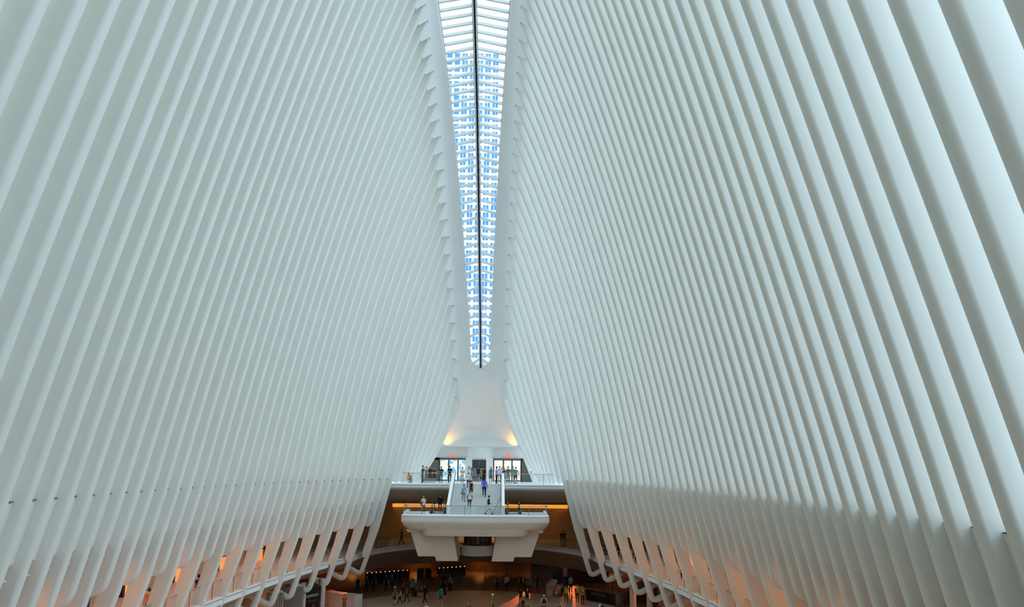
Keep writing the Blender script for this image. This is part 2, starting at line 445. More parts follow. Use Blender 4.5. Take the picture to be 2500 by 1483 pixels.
for side, nm in ((-1, 'left'), (1, 'right')):
    b = MB(); b.grid([ring_row(k, side, [(0,ZRING),(0,ZRING-.5),(.12,ZRING-.58),(1.7,zsof(k)),(7,zsof(k)),(7,ZRING)]) for k in range(len(RP))], closed=True, caps=True)
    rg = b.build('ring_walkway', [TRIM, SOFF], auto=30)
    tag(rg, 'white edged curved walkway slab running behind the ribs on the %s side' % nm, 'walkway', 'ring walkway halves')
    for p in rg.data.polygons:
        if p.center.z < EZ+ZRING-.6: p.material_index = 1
    b = MB(); b.grid([ring_row(k, side, [(-.012,ZRING-.13),(-.012,ZRING-.16)]) for k in range(len(RP))]); b.build('shadow_gap', DARK, rg)
    # upper shop wall, its ceiling, lower shop wall
    b = MB(); b.grid([ring_row(k, side, [(6.6,ZRING),(6.6,ZN),(6.9,ZN),(6.9,ZRING)]) for k in range(len(RP))], closed=True, caps=True)
    tag(b.build('wall_shops_upper_'+nm, [WARMW]), kind='structure')
    b = MB(); b.grid([ring_row(k, side, [(.35,ZN),(6.9,ZN),(6.9,ZN+.2),(.35,ZN+.2)]) for k in range(len(RP)-6)], closed=True, caps=True)
    tag(b.build('ceiling_walkway_'+nm, SOFF), kind='structure')
    b = MB(); b.grid([ring_row(k, side, [(6.0,-13.2),(6.0,-10.05),(6.3,-10.05),(6.3,-13.2)]) for k in range(len(RP)-7)], closed=True, caps=True)
    tag(b.build('wall_shops_lower_'+nm, WARMW), kind='structure')
    # glass railing between the ribs
    rl = empty('glass_railing', (side*RP[30][0], RP[30][1], EZ+ZRING), 'frameless glass balustrade along the %s walkway edge behind the ribs' % nm, 'railing')
    K = [k for k in range(len(RP)) if RP[k][1] > 20]
    b = MB(); b.tube([ring_row(k, side, [(.1, ZRING+1.08)])[0] for k in K], .03, 6); b.build('handrail', STEEL, rl)
    for a, c in zip(K[:-1], K[1:]):
        b = MB(); A = ring_row(a, side, [(.1, ZRING), (.1, ZRING+1.05)]); B_ = ring_row(c, side, [(.1, ZRING), (.1, ZRING+1.05)])
        b.add([A[0], B_[0], B_[1], A[1]], [(0,1,2,3)]); b.build('glass_pane', RGLASS, rl)
        b = MB(); b.bar(A[0], A[1], .05, .05); b.build('post', STEEL, rl)

# ------------------------------------------------------------------ lower floor and far hall
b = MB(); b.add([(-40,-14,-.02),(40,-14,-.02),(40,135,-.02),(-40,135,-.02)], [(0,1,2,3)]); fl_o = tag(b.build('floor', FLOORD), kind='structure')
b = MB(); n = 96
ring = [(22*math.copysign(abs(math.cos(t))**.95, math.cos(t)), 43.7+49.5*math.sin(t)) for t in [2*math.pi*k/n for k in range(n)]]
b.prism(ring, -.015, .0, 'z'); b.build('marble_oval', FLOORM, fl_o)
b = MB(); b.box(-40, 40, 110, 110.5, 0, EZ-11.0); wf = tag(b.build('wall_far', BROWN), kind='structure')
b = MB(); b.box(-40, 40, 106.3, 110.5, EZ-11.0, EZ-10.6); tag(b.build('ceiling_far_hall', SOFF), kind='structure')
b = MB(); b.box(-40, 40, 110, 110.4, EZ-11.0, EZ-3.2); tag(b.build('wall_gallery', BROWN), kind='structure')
b = MB(); b.box(-40, 40, 99.1, 110, EZ-3.75, EZ-3.6); tag(b.build('ceiling_gallery', SOFF), kind='structure')
b = MB(); b.box(-40, 40, -14.4, -14, 0, EZ-1.8); tag(b.build('wall_near', WARMW), kind='structure')
for s, nm in ((-1, 'left'), (1, 'right')):
    b = MB(); b.box(s*40, s*40.4, -14, 123, 0, EZ-1.8); tag(b.build('wall_outer_'+nm, WARMW), kind='structure')
b = MB(); b.box(-9, 9, -12, -1.2, EZ+ZUP-.6, EZ+ZUP); nb = b.build('floor_near_end', STONE); tag(nb, kind='structure')
b = MB()
b.grid([[(-14, 101.5, EZ-4.45), (14, 101.5, EZ-4.45)], [(-14, 101.5, EZ-4.87), (14, 101.5, EZ-4.87)], [(-14, 101.9, EZ-4.87), (14, 101.9, EZ-4.87)], [(-14, 101.9, EZ-4.45), (14, 101.9, EZ-4.45)]], closed=True, caps=True)
cv = b.build('cove_light', COVE); tag(cv, 'long glowing amber light strip under the upper balcony', 'light strip')
b = MB(); b.box(-14.2, 14.2, 101.4, 102.2, EZ-4.45, EZ-3.75); b.build('housing', SOFF, cv)

# ------------------------------------------------------------------ upper balcony at the far end, stair and landing
bal = empty('balcony', (0, 92, EZ+ZUP), 'white upper balcony with rounded edge at the far end of the hall', 'balcony')
for x0, x1 in ((-10.6, -2.5), (2.5, 10.6)):
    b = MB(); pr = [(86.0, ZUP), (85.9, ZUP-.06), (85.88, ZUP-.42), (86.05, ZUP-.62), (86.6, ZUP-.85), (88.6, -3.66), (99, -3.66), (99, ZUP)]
    b.prism([(y, z+EZ) for y, z in pr], x0, x1, 'x'); sl_ = b.build('slab', [TRIM, WARM_TINT], bal, auto=35)
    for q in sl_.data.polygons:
        if q.center.z < EZ+ZUP-.7 and abs(q.normal.x) < .5: q.material_index = 1  # white underside slope: warm shade tone painted in by material
    b = MB(); b.box(x0+.02, x1-.02, 85.865, 85.9, EZ+ZUP-.2, EZ+ZUP-.17); b.build('shadow_gap', STEEL, bal)
b = MB(); b.box(-2.5, 2.5, 86.3, 99, EZ-3.66, EZ+ZUP); b.build('floor_slab', TRIM, bal)
b = MB(); b.box(-9, 9, 98.9, 101, EZ+ZUP-.3, EZ+ZUP); b.build('threshold', STONE, bal)
def railing(name, pts, h, label, npost, panes=True, post_r=.03, z0=0):
    e = empty(name, pts[0], label, 'railing')
    L = [0]
    for a, c in zip(pts[:-1], pts[1:]): L.append(L[-1]+(Vector(c)-Vector(a)).length)
    def at(d):
        for k in range(len(L)-1):
            if d <= L[k+1]+1e-6:
                return Vector(pts[k]).lerp(Vector(pts[k+1]), (d-L[k])/(L[k+1]-L[k]))
        return Vector(pts[-1])
    b = MB(); b.tube([Vector(p)+Vector((0,0,h)) for p in pts], .03, 8); b.build('handrail', STEEL, e, auto=50)
    for k in range(npost):
        p = at(L[-1]*k/(npost-1)); b = MB(); b.bar(p, p+Vector((0,0,h)), .05, .05); b.build('post', STEEL, e)
        if k < npost-1:
            q = at(L[-1]*(k+1)/(npost-1)); b = MB()
            b.add([p+Vector((0,0,z0)), q+Vector((0,0,z0)), q+Vector((0,0,h-.03)), p+Vector((0,0,h-.03))], [(0,1,2,3)]); b.build('glass_pane', RGLASS, e)
    return e
zu = EZ+ZUP
railing('glass_railing', [(-8.05, 89.3, zu), (-7.75, 86.25, zu), (-2.75, 86.25, zu)], 1.02, 'glass balustrade of the upper balcony left of the stair', 3)
railing('glass_railing', [(2.75, 86.25, zu), (7.7, 86.25, zu), (8.05, 89.3, zu)], 1.02, 'glass balustrade of the upper balcony right of the stair', 3)
zp = EZ+ZPL
st = empty('staircase', (0, 82, zp), 'broad white marble staircase with solid white parapets between balcony and landing', 'staircase')
NS = 19; y_b, y_t = 78.5, 86.4
for k in range(NS):
    z0 = lerp(zp, zu, k/NS); z1 = lerp(zp, zu, (k+1)/NS); y0 = lerp(y_b, y_t, k/NS); y1 = lerp(y_b, y_t, (k+1)/NS)
    b = MB(); b.box(-2.45, 2.45, y0, y1+.05, z0-.25, z1); b.box(-2.45, 2.45, y0-.03, y0+.02, z1-.035, z1); b.build('step', STONE, st)
for s in (-1, 1):
    x0, x1 = sorted((s*2.42, s*2.7))
    b = MB(); b.prism([(77.9, zp), (77.9, zp+.82), (78.1, zp+.86), (86.5, zu+1.05), (87.0, zu+1.07), (87.0, zu), (86.2, zu-.5), (78.9, zp-.02)], x0, x1, 'x')
    b.build('parapet', TRIM, st, bevel=.05)
    b = MB(); b.tube([(s*2.33, 77.95, zp+.75), (s*2.33, 78.2, zp+.8), (s*2.33, 86.5, zu+.98), (s*2.33, 87, zu+1.0)], .028, 6); b.build('handrail', DARK, st)
PL = empty('landing_platform', (0, 80, zp), 'white ship-like landing platform hanging in mid hall below the stair', 'platform')
def outline(w, yf, yb, bow=.55):
    o = [(-w, yb)]
    for k in range(25):
        u = -1+2*k/24; x = w*math.copysign(abs(u)**1, u); yy = yf+bow*abs(u)**2.2+(.55*max(0, (abs(u)-.86)/.14)**2)
        o.append((x, yy))
    return o+[(w, yb)]
rows = []
for z, wd, yf in ((0, 6.72, 76.95), (-.05, 6.8, 76.86), (-.5, 6.82, 76.86), (-.66, 6.8, 76.89), (-.76, 6.74, 76.98)):
    rows.append([(x, y, zp+z) for x, y in outline(wd, yf, 83.0)])
b = MB(); b.grid(rows, closed=True, caps=True); b.build('hull', TRIM, PL, auto=40)
rows = []
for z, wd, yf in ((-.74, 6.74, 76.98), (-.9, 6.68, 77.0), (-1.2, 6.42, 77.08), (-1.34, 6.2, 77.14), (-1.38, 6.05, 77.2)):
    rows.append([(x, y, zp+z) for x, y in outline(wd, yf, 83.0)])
b = MB(); b.grid(rows, closed=True, caps=True); b.build('lower_hull', WARM_TINT, PL, auto=40)
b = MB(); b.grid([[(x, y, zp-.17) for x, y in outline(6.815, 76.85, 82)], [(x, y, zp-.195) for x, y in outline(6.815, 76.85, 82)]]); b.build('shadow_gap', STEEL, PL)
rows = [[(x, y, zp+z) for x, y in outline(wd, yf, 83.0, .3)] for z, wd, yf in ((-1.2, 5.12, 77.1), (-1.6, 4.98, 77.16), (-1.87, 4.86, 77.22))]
b = MB(); b.grid(rows, closed=True, caps=True); b.build('keel', WARM_TINT, PL, auto=40)
for s in (-1, 1):
    b = MB(); b.prism([(s*4.8, zp-1.36), (s*6.35, zp-1.36), (s*6.15, zp-1.58), (s*4.8, zp-1.58)], 78.0, 83); b.build('keel_wing', WARM_TINT, PL)
    pts = [(5.95, -5.93), (5.2, -8.13), (3.65, -8.13), (3.52, -8.53), (1.55, -8.53), (2.03, -5.93)]
    b = MB(); b.prism([(s*x, z+EZ) for x, z in pts], 78.3, 84.5); b.build('pier', WARM_TINT, PL)
    # low upstand around the escalator well
    b = MB(); b.prism([(s*6.65, 78.1), (s*6.7, 81.9), (s*6.45, 81.9), (s*6.4, 78.5), (s*4.7, 78.0), (s*4.15, 80.6), (s*3.95, 80.6), (s*4.55, 77.75)], zp, zp+.22, 'z'); b.build('upstand', TRIM, PL)
    # dark escalator well inside the deck
    b = MB(); b.prism([(s*6.35, 78.55), (s*6.4, 81.8), (s*4.2, 81.8), (s*4.72, 78.15)], zp+.005, zp+.02, 'z'); b.build('well_floor', BROWN, PL)
railing('glass_railing', [(x, y, zp) for x, y in [(-6.7, 82)]+[(x, y+.14) for x, y in outline(6.64, 76.95, 82)[1:-1]]+[(6.7, 82)]], .84, 'bowed glass balustrade around the front of the landing platform', 12)
# banded glass marker on the railing
b = MB()
for k in range(6): b.add([(-.28, 77.02, zp+.06+k*.13), (.12, 77.02, zp+.09+k*.13), (.12, 77.02, zp+.16+k*.13), (-.28, 77.02, zp+.13+k*.13)], [(0,1,2,3)])
tag(b.build('glass_film', mat('frosted_film', (.75, .92, .97), .4)), 'pale blue striped film sticker on the landing balustrade glass', 'sticker')
# leaning pole on the stair
b = MB(); b.tube([(1.5, 78.2, zp), (2.35, 78.45, zp+1.6)], .02, 6); lp = b.build('pole', DARK); tag(lp, 'thin dark pole leaning on the right stair parapet', 'pole')
b = MB(); b.tube([(1.49, 78.2, zp), (1.53, 78.21, zp+.09)], .045, 8); b.build('foot', BLACK, lp)
# escalators either side of the stair
def escalator(x, label):
    e = empty('escalator', (x, 80, zp), label, 'escalator')
    for s in (-1, 1):
        b = MB(); pr = [(79.2, zp+.02), (79.0, zp+.55), (79.2, zp+.92), (79.6, zp+1.0), (81.6, zp+1.0), (88, zp-2.8), (88, zp-3.7), (81.6, zp)]
        b.prism(pr, x+s*.55-.03, x+s*.55+.03, 'x'); b.build('balustrade', RGLASS, e)
        b = MB(); b.tube([(x+s*.55, y, z) for y, z in [(79.3, zp+.08), (79.02, zp+.3), (79.0, zp+.6), (79.2, zp+.94), (79.6, zp+1.03), (81.6, zp+1.03), (88, zp-2.77)]], .05, 6); b.build('handrail', BLACK, e)
        b = MB(); b.prism([(79.0, zp), (79.0, zp+.3), (79.5, zp+.34), (81.6, zp+.3), (88, zp-3.4), (88, zp-3.9), (81.6, zp-.1)], x+s*.62-.14, x+s*.62+.14, 'x'); b.build('skirt', DARK, e)
    b = MB(); b.box(x-.5, x+.5, 78.9, 80.6, zp+.0, zp+.03); b.build('comb_plate', STEEL, e)
    for k in range(14):
        y = 80.6+k*.4; z = zp-.02-max(0, k-2)*.2; b = MB(); b.box(x-.48, x+.48, y, y+.4, z-.2, z); b.build('tread', DARK, e)
    return e
escalator(-3.55, 'black escalator left of the marble stair'); escalator(3.55, 'black escalator right of the marble stair')
# glass lift shaft between the piers
lf = empty('lift_drum', (0.1, 86, 0), 'white round lift drum with dark glass between the landing piers', 'lift')
b = MB(); b.lathe((.1, 86, 0), [(1.55, EZ-8.75), (1.62, EZ-8.7), (1.62, EZ-7.75), (1.55, EZ-7.7)], 28); b.build('drum', TRIM, lf, auto=40)
b = MB(); b.lathe((.1, 86, 0), [(1.35, EZ-7.7), (1.35, EZ-6.2)], 28); b.build('glass_car', glass('dark_glass', (.25, .25, .25), .15), lf, auto=40)
for k in range(8):
    a = math.pi*2*k/8+.2; b = MB(); b.bar((.1+1.38*math.cos(a), 86+1.38*math.sin(a), EZ-7.7), (.1+1.38*math.cos(a), 86+1.38*math.sin(a), EZ-6.2), .09); b.build('mullion', DARK, lf)
b = MB(); b.lathe((.1, 86, 0), [(1.66, EZ-7.72), (1.7, EZ-7.68), (1.66, EZ-7.6), (1.4, EZ-7.6)], 28); b.build('collar', DARK, lf, auto=40)

# ------------------------------------------------------------------ end wall, doors, lift, signs
b = MB()
b.box(-7.2, 7.2, 98.7, 99.0, EZ+1.02, EZ+2.9)
b.prism([(-7.4, zu), (-6.72, zu), (-5.46, EZ+1.05), (-7.4, EZ+1.05)], 98.7, 99.0)
b.prism([(7.4, zu), (6.1, zu), (4.98, EZ+1.05), (7.4, EZ+1.05)], 98.7, 99.0)
b.box(-1.75, -1.05, 98.7, 99, zu, EZ+1.05); b.box(.75, 1.55, 98.7, 99, zu, EZ+1.05)
tag(b.build('wall_back', WHITE), kind='structure')
b = MB(); b.lathe((-.12, 99.4, 0), [(1.75, EZ+.98), (1.75, EZ+2.5)], 24, math.pi, 2*math.pi)
b.lathe((-.12, 99.4, 0), [(1.75, EZ+.98), (.9, EZ+.98)], 24, math.pi, 2*math.pi)
core = b.build('trim_1', WHITE, auto=40); tag(core, kind='structure')
for s in (-1, 1):
    b = MB(); b.prism([(-.15+s*.83, 97.75), (-.15+s*1.55, 98.2), (-.15+s*1.68, 98.8), (-.15+s*.83, 98.8)], zu, EZ+.98, 'z'); b.build('jamb', WHITE, core)
dl = MB(); dl.box(-.98, .66, 97.95, 98.05, zu+2.45, zu+2.55)
dr = dl.build('door_3', FRAME); tag(dr, kind='structure')
for x in (-.96, -.15, .64):
    b = MB(); b.box(x-.05, x+.05, 97.95, 98.06, zu, zu+2.5); b.build('stile', FRAME, dr)
for x0, x1 in ((-.91, -.2), (-.1, .59)):
    b = MB(); b.box(x0, x1, 97.99, 98.02, zu+.02, zu+2.45); b.build('door_leaf', mat('lift_glass', (.06, .065, .07), .15, spec=.6), dr)
    b = MB(); b.box(x0+.08, x1-.08, 97.97, 97.985, zu+1.42, zu+1.5); b.box(x0+.08, x1-.08, 97.97, 97.985, zu+1.26, zu+1.3); b.build('light_line', mat('soft_line', (.6, .6, .6), .4), dr)
b = MB(); b.box(-.95, .65, 97.9, 97.95, zu+2.55, zu+2.72); b.build('header', TRIM, dr)
for n_, s, leaves, trap in (('door_1', -1, [(-4.72, -3.88), (-3.62, -2.78), (-2.52, -1.78)], [(-6.68, zu), (-4.86, zu), (-4.86, EZ+.98), (-5.44, EZ+.98)]),
                            ('door_2', 1, [(1.66, 2.6), (2.78, 3.62), (3.8, 4.66)], [(6.06, zu), (4.8, zu), (4.8, EZ+.98), (4.96, EZ+.98)])):
    xa, xb = leaves[0][0]-.12, leaves[-1][1]+.12
    b = MB(); b.box(xa-(.6 if s < 0 else 0), xb+(.2 if s > 0 else 0), 98.55, 98.75, EZ+.72, EZ+1.0); d = b.build(n_, FRAME); tag(d, kind='structure')
    xs_ = sorted([xa]+[(leaves[k][1]+leaves[k+1][0])/2 for k in range(2)]+[xb])
    for x in xs_:
        b = MB(); b.box(x-.09, x+.09, 98.55, 98.75, zu, EZ+.75); b.build('mullion', FRAME, d)
    for x0, x1 in leaves:
        b = MB(); b.box(x0, x1, 98.63, 98.66, zu+.05, EZ+.72); b.build('glass_leaf', GLASS, d)
        b = MB(); b.box(x0, x1, 98.6, 98.7, zu+.05, zu+.2); b.build('kick_rail', FRAME, d)
        b = MB(); b.tube([(x1-.1, 98.55, zu+.8), (x1-.1, 98.5, zu+.85), (x1-.1, 98.5, zu+1.5), (x1-.1, 98.55, zu+1.55)], .018, 6); b.build('pull_handle', STEEL, d)
    b = MB(); b.prism(trap, 98.55, 98.72); b.build('side_panel', mat('side_panel', (.16, .145, .115), .3), d)
    t = trap; b = MB(); b.bar((t[0][0], 98.5, t[0][1]), (t[3][0], 98.5, t[3][1]), .1, .1); b.build('slanted_frame', FRAME, d)
def text(body, name, size, m, parent=None, extr=.004, width=None):
    c = bpy.data.curves.new(name, 'FONT'); c.body = body; c.size = size; c.extrude = extr; c.align_x = 'CENTER'; c.align_y = 'CENTER'
    tmp = bpy.data.objects.new(name, c); COL.objects.link(tmp)
    dg = bpy.context.evaluated_depsgraph_get(); me = bpy.data.meshes.new_from_object(tmp.evaluated_get(dg))
    bpy.data.objects.remove(tmp)
    if width:
        xsv = [v.co.x for v in me.vertices]; f = width/(max(xsv)-min(xsv)); me.transform(Matrix.Scale(f, 4, (1, 0, 0)))
    me.materials.clear(); return link(name, me, m, parent)
for x, wh in ((-3.33, 'left'), (3.2, 'right')):
    e = MB(); e.box(x-.2, x+.2, 98.42, 98.71, EZ+1.06, EZ+1.34); ob = e.build('exit_sign', EXITR)
    tag(ob, 'small red lit exit sign above the %s street doors' % wh, 'exit sign')
    t = text('EXIT', 'lettering', .17, mat('exit_letter', (.9, .5, .45), .5, emit=(1, .6, .5, .6)), ob, width=.32)
    t.location = (x, 98.415, EZ+1.2); t.rotation_euler = (math.pi/2, 0, 0)
# street beyond the doors: lit billboards
def billboard(x0, x1, y, z0, z1, name, label, cols, sc):
    m = bpy.data.materials.new(name); m.use_nodes = True; nt = m.node_tree; bs = nt.nodes['Principled BSDF']
    tc = nt.nodes.new('ShaderNodeTexCoord'); vo = nt.nodes.new('ShaderNodeTexVoronoi'); vo.inputs['Scale'].default_value = sc
    rp = nt.nodes.new('ShaderNodeValToRGB'); rp.color_ramp.interpolation = 'CONSTANT'
    sp = nt.nodes.new('ShaderNodeSeparateColor')
    while len(rp.color_ramp.elements) < len(cols): rp.color_ramp.elements.new(.5)
    for k, c in enumerate(cols): rp.color_ramp.elements[k].position = k/len(cols); rp.color_ramp.elements[k].color = (*c, 1)
    nt.links.new(tc.outputs['Object'], vo.inputs['Vector']); nt.links.new(vo.outputs['Color'], sp.inputs[0]); nt.links.new(sp.outputs[0], rp.inputs[0])
    nt.links.new(rp.outputs[0], bs.inputs['Emission Color']); bs.inputs['Emission Strength'].default_value = .9; bs.inputs['Base Color'].default_value = (.1, .1, .1, 1)
    b = MB(); b.box(x0, x1, y, y+.2, z0, z1); o = b.build('billboard', m); tag(o, label, 'billboard')
    b = MB(); b.box(x0-.1, x1+.1, y+.05, y+.3, z0-.1, z1+.1); b.build('casing', FRAME, o)
billboard(-6.2, -1.2, 103, zu-.05, zu+3.2, 'ad_blue', 'bright blue and white lit billboard in the street behind the left doors', [(1, 1, 1), (.15, .5, .95), (.9, .97, 1), (.25, .65, 1), (1, .85, .6), (1, 1, 1)], 2.6)
billboard(1.2, 6.2, 103, zu-.05, zu+3.2, 'ad_white', 'bright white lit billboard in the street behind the right doors', [(1, 1, 1), (1, .95, .85), (1, 1, 1), (.8, .88, 1), (1, .8, .55), (1, 1, 1)], 1.6)
b = MB(); b.box(-9, 9, 99.0, 106, EZ+2.9, EZ+3.2); tag(b.build('ceiling_porch', TRIM), kind='structure')
# small black cameras on the ribs near the balcony
for px, py, lb in ((1022, 1096, 'upper black camera dot on the white ribs left of the end vault'), (1006, 1110, 'lower black camera dot on the white ribs left of the end vault'), (1315, 1097, 'upper black camera dot on the white ribs right of the end vault'), (1331, 1112, 'lower black camera dot on the white ribs right of the end vault'), (1297, 1153, 'black camera fixed beside the right street doors')):
    Y = 92.5 if py > 1100 else 95
    s = -1 if px < 1200 else 1
    z = atY(px, py, Y).z-EZ; ii = round(iY(Y)); Y = DI(ii)-T2-.05; p = atY(px, py, Y)
    b = MB(); b.lathe((p.x, p.y, p.z), [(.02, -.09), (.08, -.06), (.1, 0), (.06, .05), (.02, .06)], 10); o = b.build('security_camera', BLACK, auto=50)
    tag(o, lb, 'camera'); b = MB(); b.bar((p.x, p.y, p.z), (p.x, p.y+.3, p.z+.03), .05); b.build('bracket', TRIM, o)

# ------------------------------------------------------------------ lamps
def lamp_light(o, kind, energy, color, loc, size=.3, spot=None, aim=None):
    l = bpy.data.lights.new('lamp_light', kind); l.energy = energy; l.color = color
    if kind == 'SPOT': l.spot_size = math.radians(spot or 100); l.spot_blend = .6; l.shadow_soft_size = size
    elif kind == 'AREA': l.size = size
    else: l.shadow_soft_size = size
    lo = bpy.data.objects.new('lamp_light', l); COL.objects.link(lo); lo.parent = o; lo.matrix_parent_inverse = o.matrix_basis.inverted(); lo.location = loc
    if aim is not None: lo.rotation_euler = (Vector(aim)-Vector(loc)).to_track_quat('-Z', 'Y').to_euler()
    return lo
def downlight(x, y, z, energy, color, label, group, aim=None, spot=140, kind='SPOT'):
    e = empty('downlight', (x, y, z), label, 'ceiling lamp', group)
    b = MB(); b.lathe((x, y, z), [(.18, -.03), (.2, -.03), (.2, 0), (.14, 0)], 14); b.build('trim_ring', STEEL, e)
    b = MB(); b.lathe((x, y, z), [(.14, -.012), (.02, -.012)], 14); b.build('diffuser', WLAMP, e)
    lamp_light(e, kind, energy, color, (x, y, z-.08), .15, spot, aim or (x, y, z-3)); return e
ORD = ['first', 'second', 'third', 'fourth', 'fifth', 'sixth', 'seventh', 'eighth', 'ninth', 'tenth', 'eleventh', 'twelfth']
ORANGE = (1, .36, .09)
for side, nm in ((-1, 'left'), (1, 'right')):
    for q_, Y in enumerate((24, 32, 40, 48, 56, 63, 70, 77)):
        k = min(range(len(RP)), key=lambda q: abs(RP[q][1]-Y)); p = ring_row(k, side, [(1.6, ZN)])[0]
        downlight(p[0], p[1], p[2], 230, ORANGE, '%s warm downlight from the camera in the %s walkway ceiling' % (ORD[q_], nm), 'walkway downlights %s' % nm, spot=165)
    for q_, Y in enumerate((46, 58, 68, 78)):
        k = min(range(len(RP)), key=lambda q: abs(RP[q][1]-Y)); p = ring_row(k, side, [(3.2, -10.05)])[0]
        downlight(p[0], p[1], p[2], 200, (1, .42, .22), '%s warm downlight from the camera under the %s walkway' % (ORD[q_], nm), 'downlights under the %s walkway' % nm, spot=160)
for q_, x in enumerate((-16, -8, 0, 8, 16)):
    downlight(x, 107.6, EZ-11.0, 110, (1, .40, .08), '%s amber downlight from the left in the far lower ceiling' % ORD[q_], 'far lower downlights', spot=165)
    downlight(x, 105.2, EZ-3.75, 260, (1, .45, .12), '%s amber downlight from the left in the far gallery ceiling' % ORD[q_], 'far gallery downlights', spot=165)
for s, nm in ((-1, 'left'), (1, 'right')):      # amber uplights in the corners of the end vault
    e = empty('uplight', (s*4.3, 97.9, EZ+2.3), 'small amber uplight in the %s corner of the end vault' % nm, 'lamp')
    b = MB(); b.lathe((s*4.25, 97.15, EZ+2.12), [(.03, 0), (.09, 0), (.1, .12), (.07, .13)], 12); b.build('housing', TRIM, e)
    lamp_light(e, 'SPOT', 150, (1, .40, .02), (s*4.15, 97.0, EZ+2.35), .1, 100, (s*3.4, 98.4, EZ+5.0))
def red_spot(src, aim, energy, spot, label):
    e = empty('spotlight', src, label, 'spotlight')
    d = (Vector(aim)-Vector(src)).normalized(); b = MB(); a = Vector(src); b.tube([a-d*.25, a], [.09, .11], 10); b.build('housing', DARK, e)
    b = MB(); b.bar(a-d*.2, a-d*.2+Vector((0, 0, .35)), .04); b.build('bracket', DARK, e)
    lamp_light(e, 'SPOT', energy, (1, .17, .05), a+d*.05, .05, spot, aim)
p = atZ(1262, 1463, 0); red_spot((p.x+2.5, p.y+12.5, EZ-11.3), p, 12000, 12, 'red spotlight aimed at the middle of the marble floor')
p = atZ(1385, 1440, 0); red_spot((p.x+1.0, p.y+5, EZ-11.25), p, 260, 70, 'red spotlight aimed behind the workers in vests')
p = atZ(800, 1486, 0); red_spot((p.x+1, p.y+5, EZ-10.4), p, 500, 40, 'red spotlight aimed beside the white reception desk')

# ------------------------------------------------------------------ things on the lower floor
def turnstile(p, rz, label, group):
    e = empty('turnstile', p, label, 'turnstile', group, rz)
    b = MB(); b.box(-.16, .16, -.75, .75, 0, .92); o = b.build('cabinet', mat('gate_steel', (.07, .06, .055), .4, .4), None, bevel=.03); o.parent = e
    b = MB(); b.prism([(-.75, .92), (.75, .92), (.6, 1.02), (-.7, 1.02)], -.15, .15, 'x'); o = b.build('top_panel', BLACK, None); o.parent = e
    b = MB(); b.box(-.33, -.15, -.02, .02, .25, .95); o = b.build('flap', DARK, None); o.parent = e
    b = MB(); b.lathe((0, -.6, 1.02), [(.015, 0), (.03, .03), (.02, .06), (.004, .065)], 8); o = b.build('indicator_lamp', LAMP, None); o.parent = e
for k in range(10):
    t = k/9; p = atZ(lerp(897, 995, t), lerp(1399, 1392, t), 1.1); turnstile((p.x, p.y+.6, 0), 0, '%s dark ticket gate from the left in the left row of ten' % ORD[k], 'left row of ticket gates')
for k in range(7):
    t = k/6; p = atZ(lerp(1073, 1134, t), lerp(1387, 1382.7, t), 1.1); turnstile((p.x, p.y+.6, 0), 0, '%s dark ticket gate from the left in the right row of seven' % ORD[k], 'right row of ticket gates')
def on_floor(px, py): v = atZ(px, py, 0); return Vector((v.x, v.y, 0))
def box_thing(name, px, py, w, d, h, m, label, cat, parts=()):
    p = on_floor(px, py); e = empty(name, p, label, cat)
    b = MB(); b.box(p.x-w/2, p.x+w/2, p.y, p.y+d, 0, h); b.build('body', m, e, bevel=.02)
    for nm, x0, x1, y0, y1, z0, z1, mm in parts:
        b = MB(); b.box(p.x+x0, p.x+x1, p.y+y0, p.y+y1, z0, z1); b.build(nm, mm, e)
    return e
box_thing('ticket_machine', 1026, 1413, .8, .5, 1.15, BLACK, 'black ticket machine between the two rows of ticket gates', 'ticket machine', [('screen', -.25, .25, -.01, .0, .6, 1.0, mat('screen_blue', (.02, .05, .06), .2)), ('plinth', -.42, .42, -.02, .52, 0, .08, DARK)])
p = on_floor(1044, 1412); b = MB(); b.lathe((p.x, p.y+.4, 0), [(.42, 0), (.42, .7), (.36, .9), (.2, 1.02), (.02, 1.05)], 16); o = b.build('round_bin', mat('bin_brown', (.05, .025, .015), .5), auto=50); tag(o, 'dark round topped bin beside the black ticket machine', 'bin')
b = MB(); b.box(p.x-.2, p.x+.2, p.y-.04, p.y+.1, .55, .75); b.build('opening', BLACK, o)
box_thing('information_panel', 1118.5, 1421, .42, .06, .85, mat('info_blue', (.06, .13, .18), .35), 'small blue information panel on the dark floor before the right gates', 'sign', [('frame', -.24, .24, .02, .08, 0, .9, DARK)])
p = on_floor(1184, 1441); b = MB(); b.bar(p, p+Vector((0, 0, 2.6)), .05); o = b.build('sign_post', DARK); tag(o, 'thin dark sign post standing in the middle of the far floor', 'post')
b = MB(); b.box(p.x-.12, p.x+.12, p.y-.03, p.y+.03, 1.1, 1.3); b.build('plate', BLACK, o); b = MB(); b.lathe(p, [(.18, 0), (.16, .04), (.03, .06)], 10); b.build('base', DARK, o)
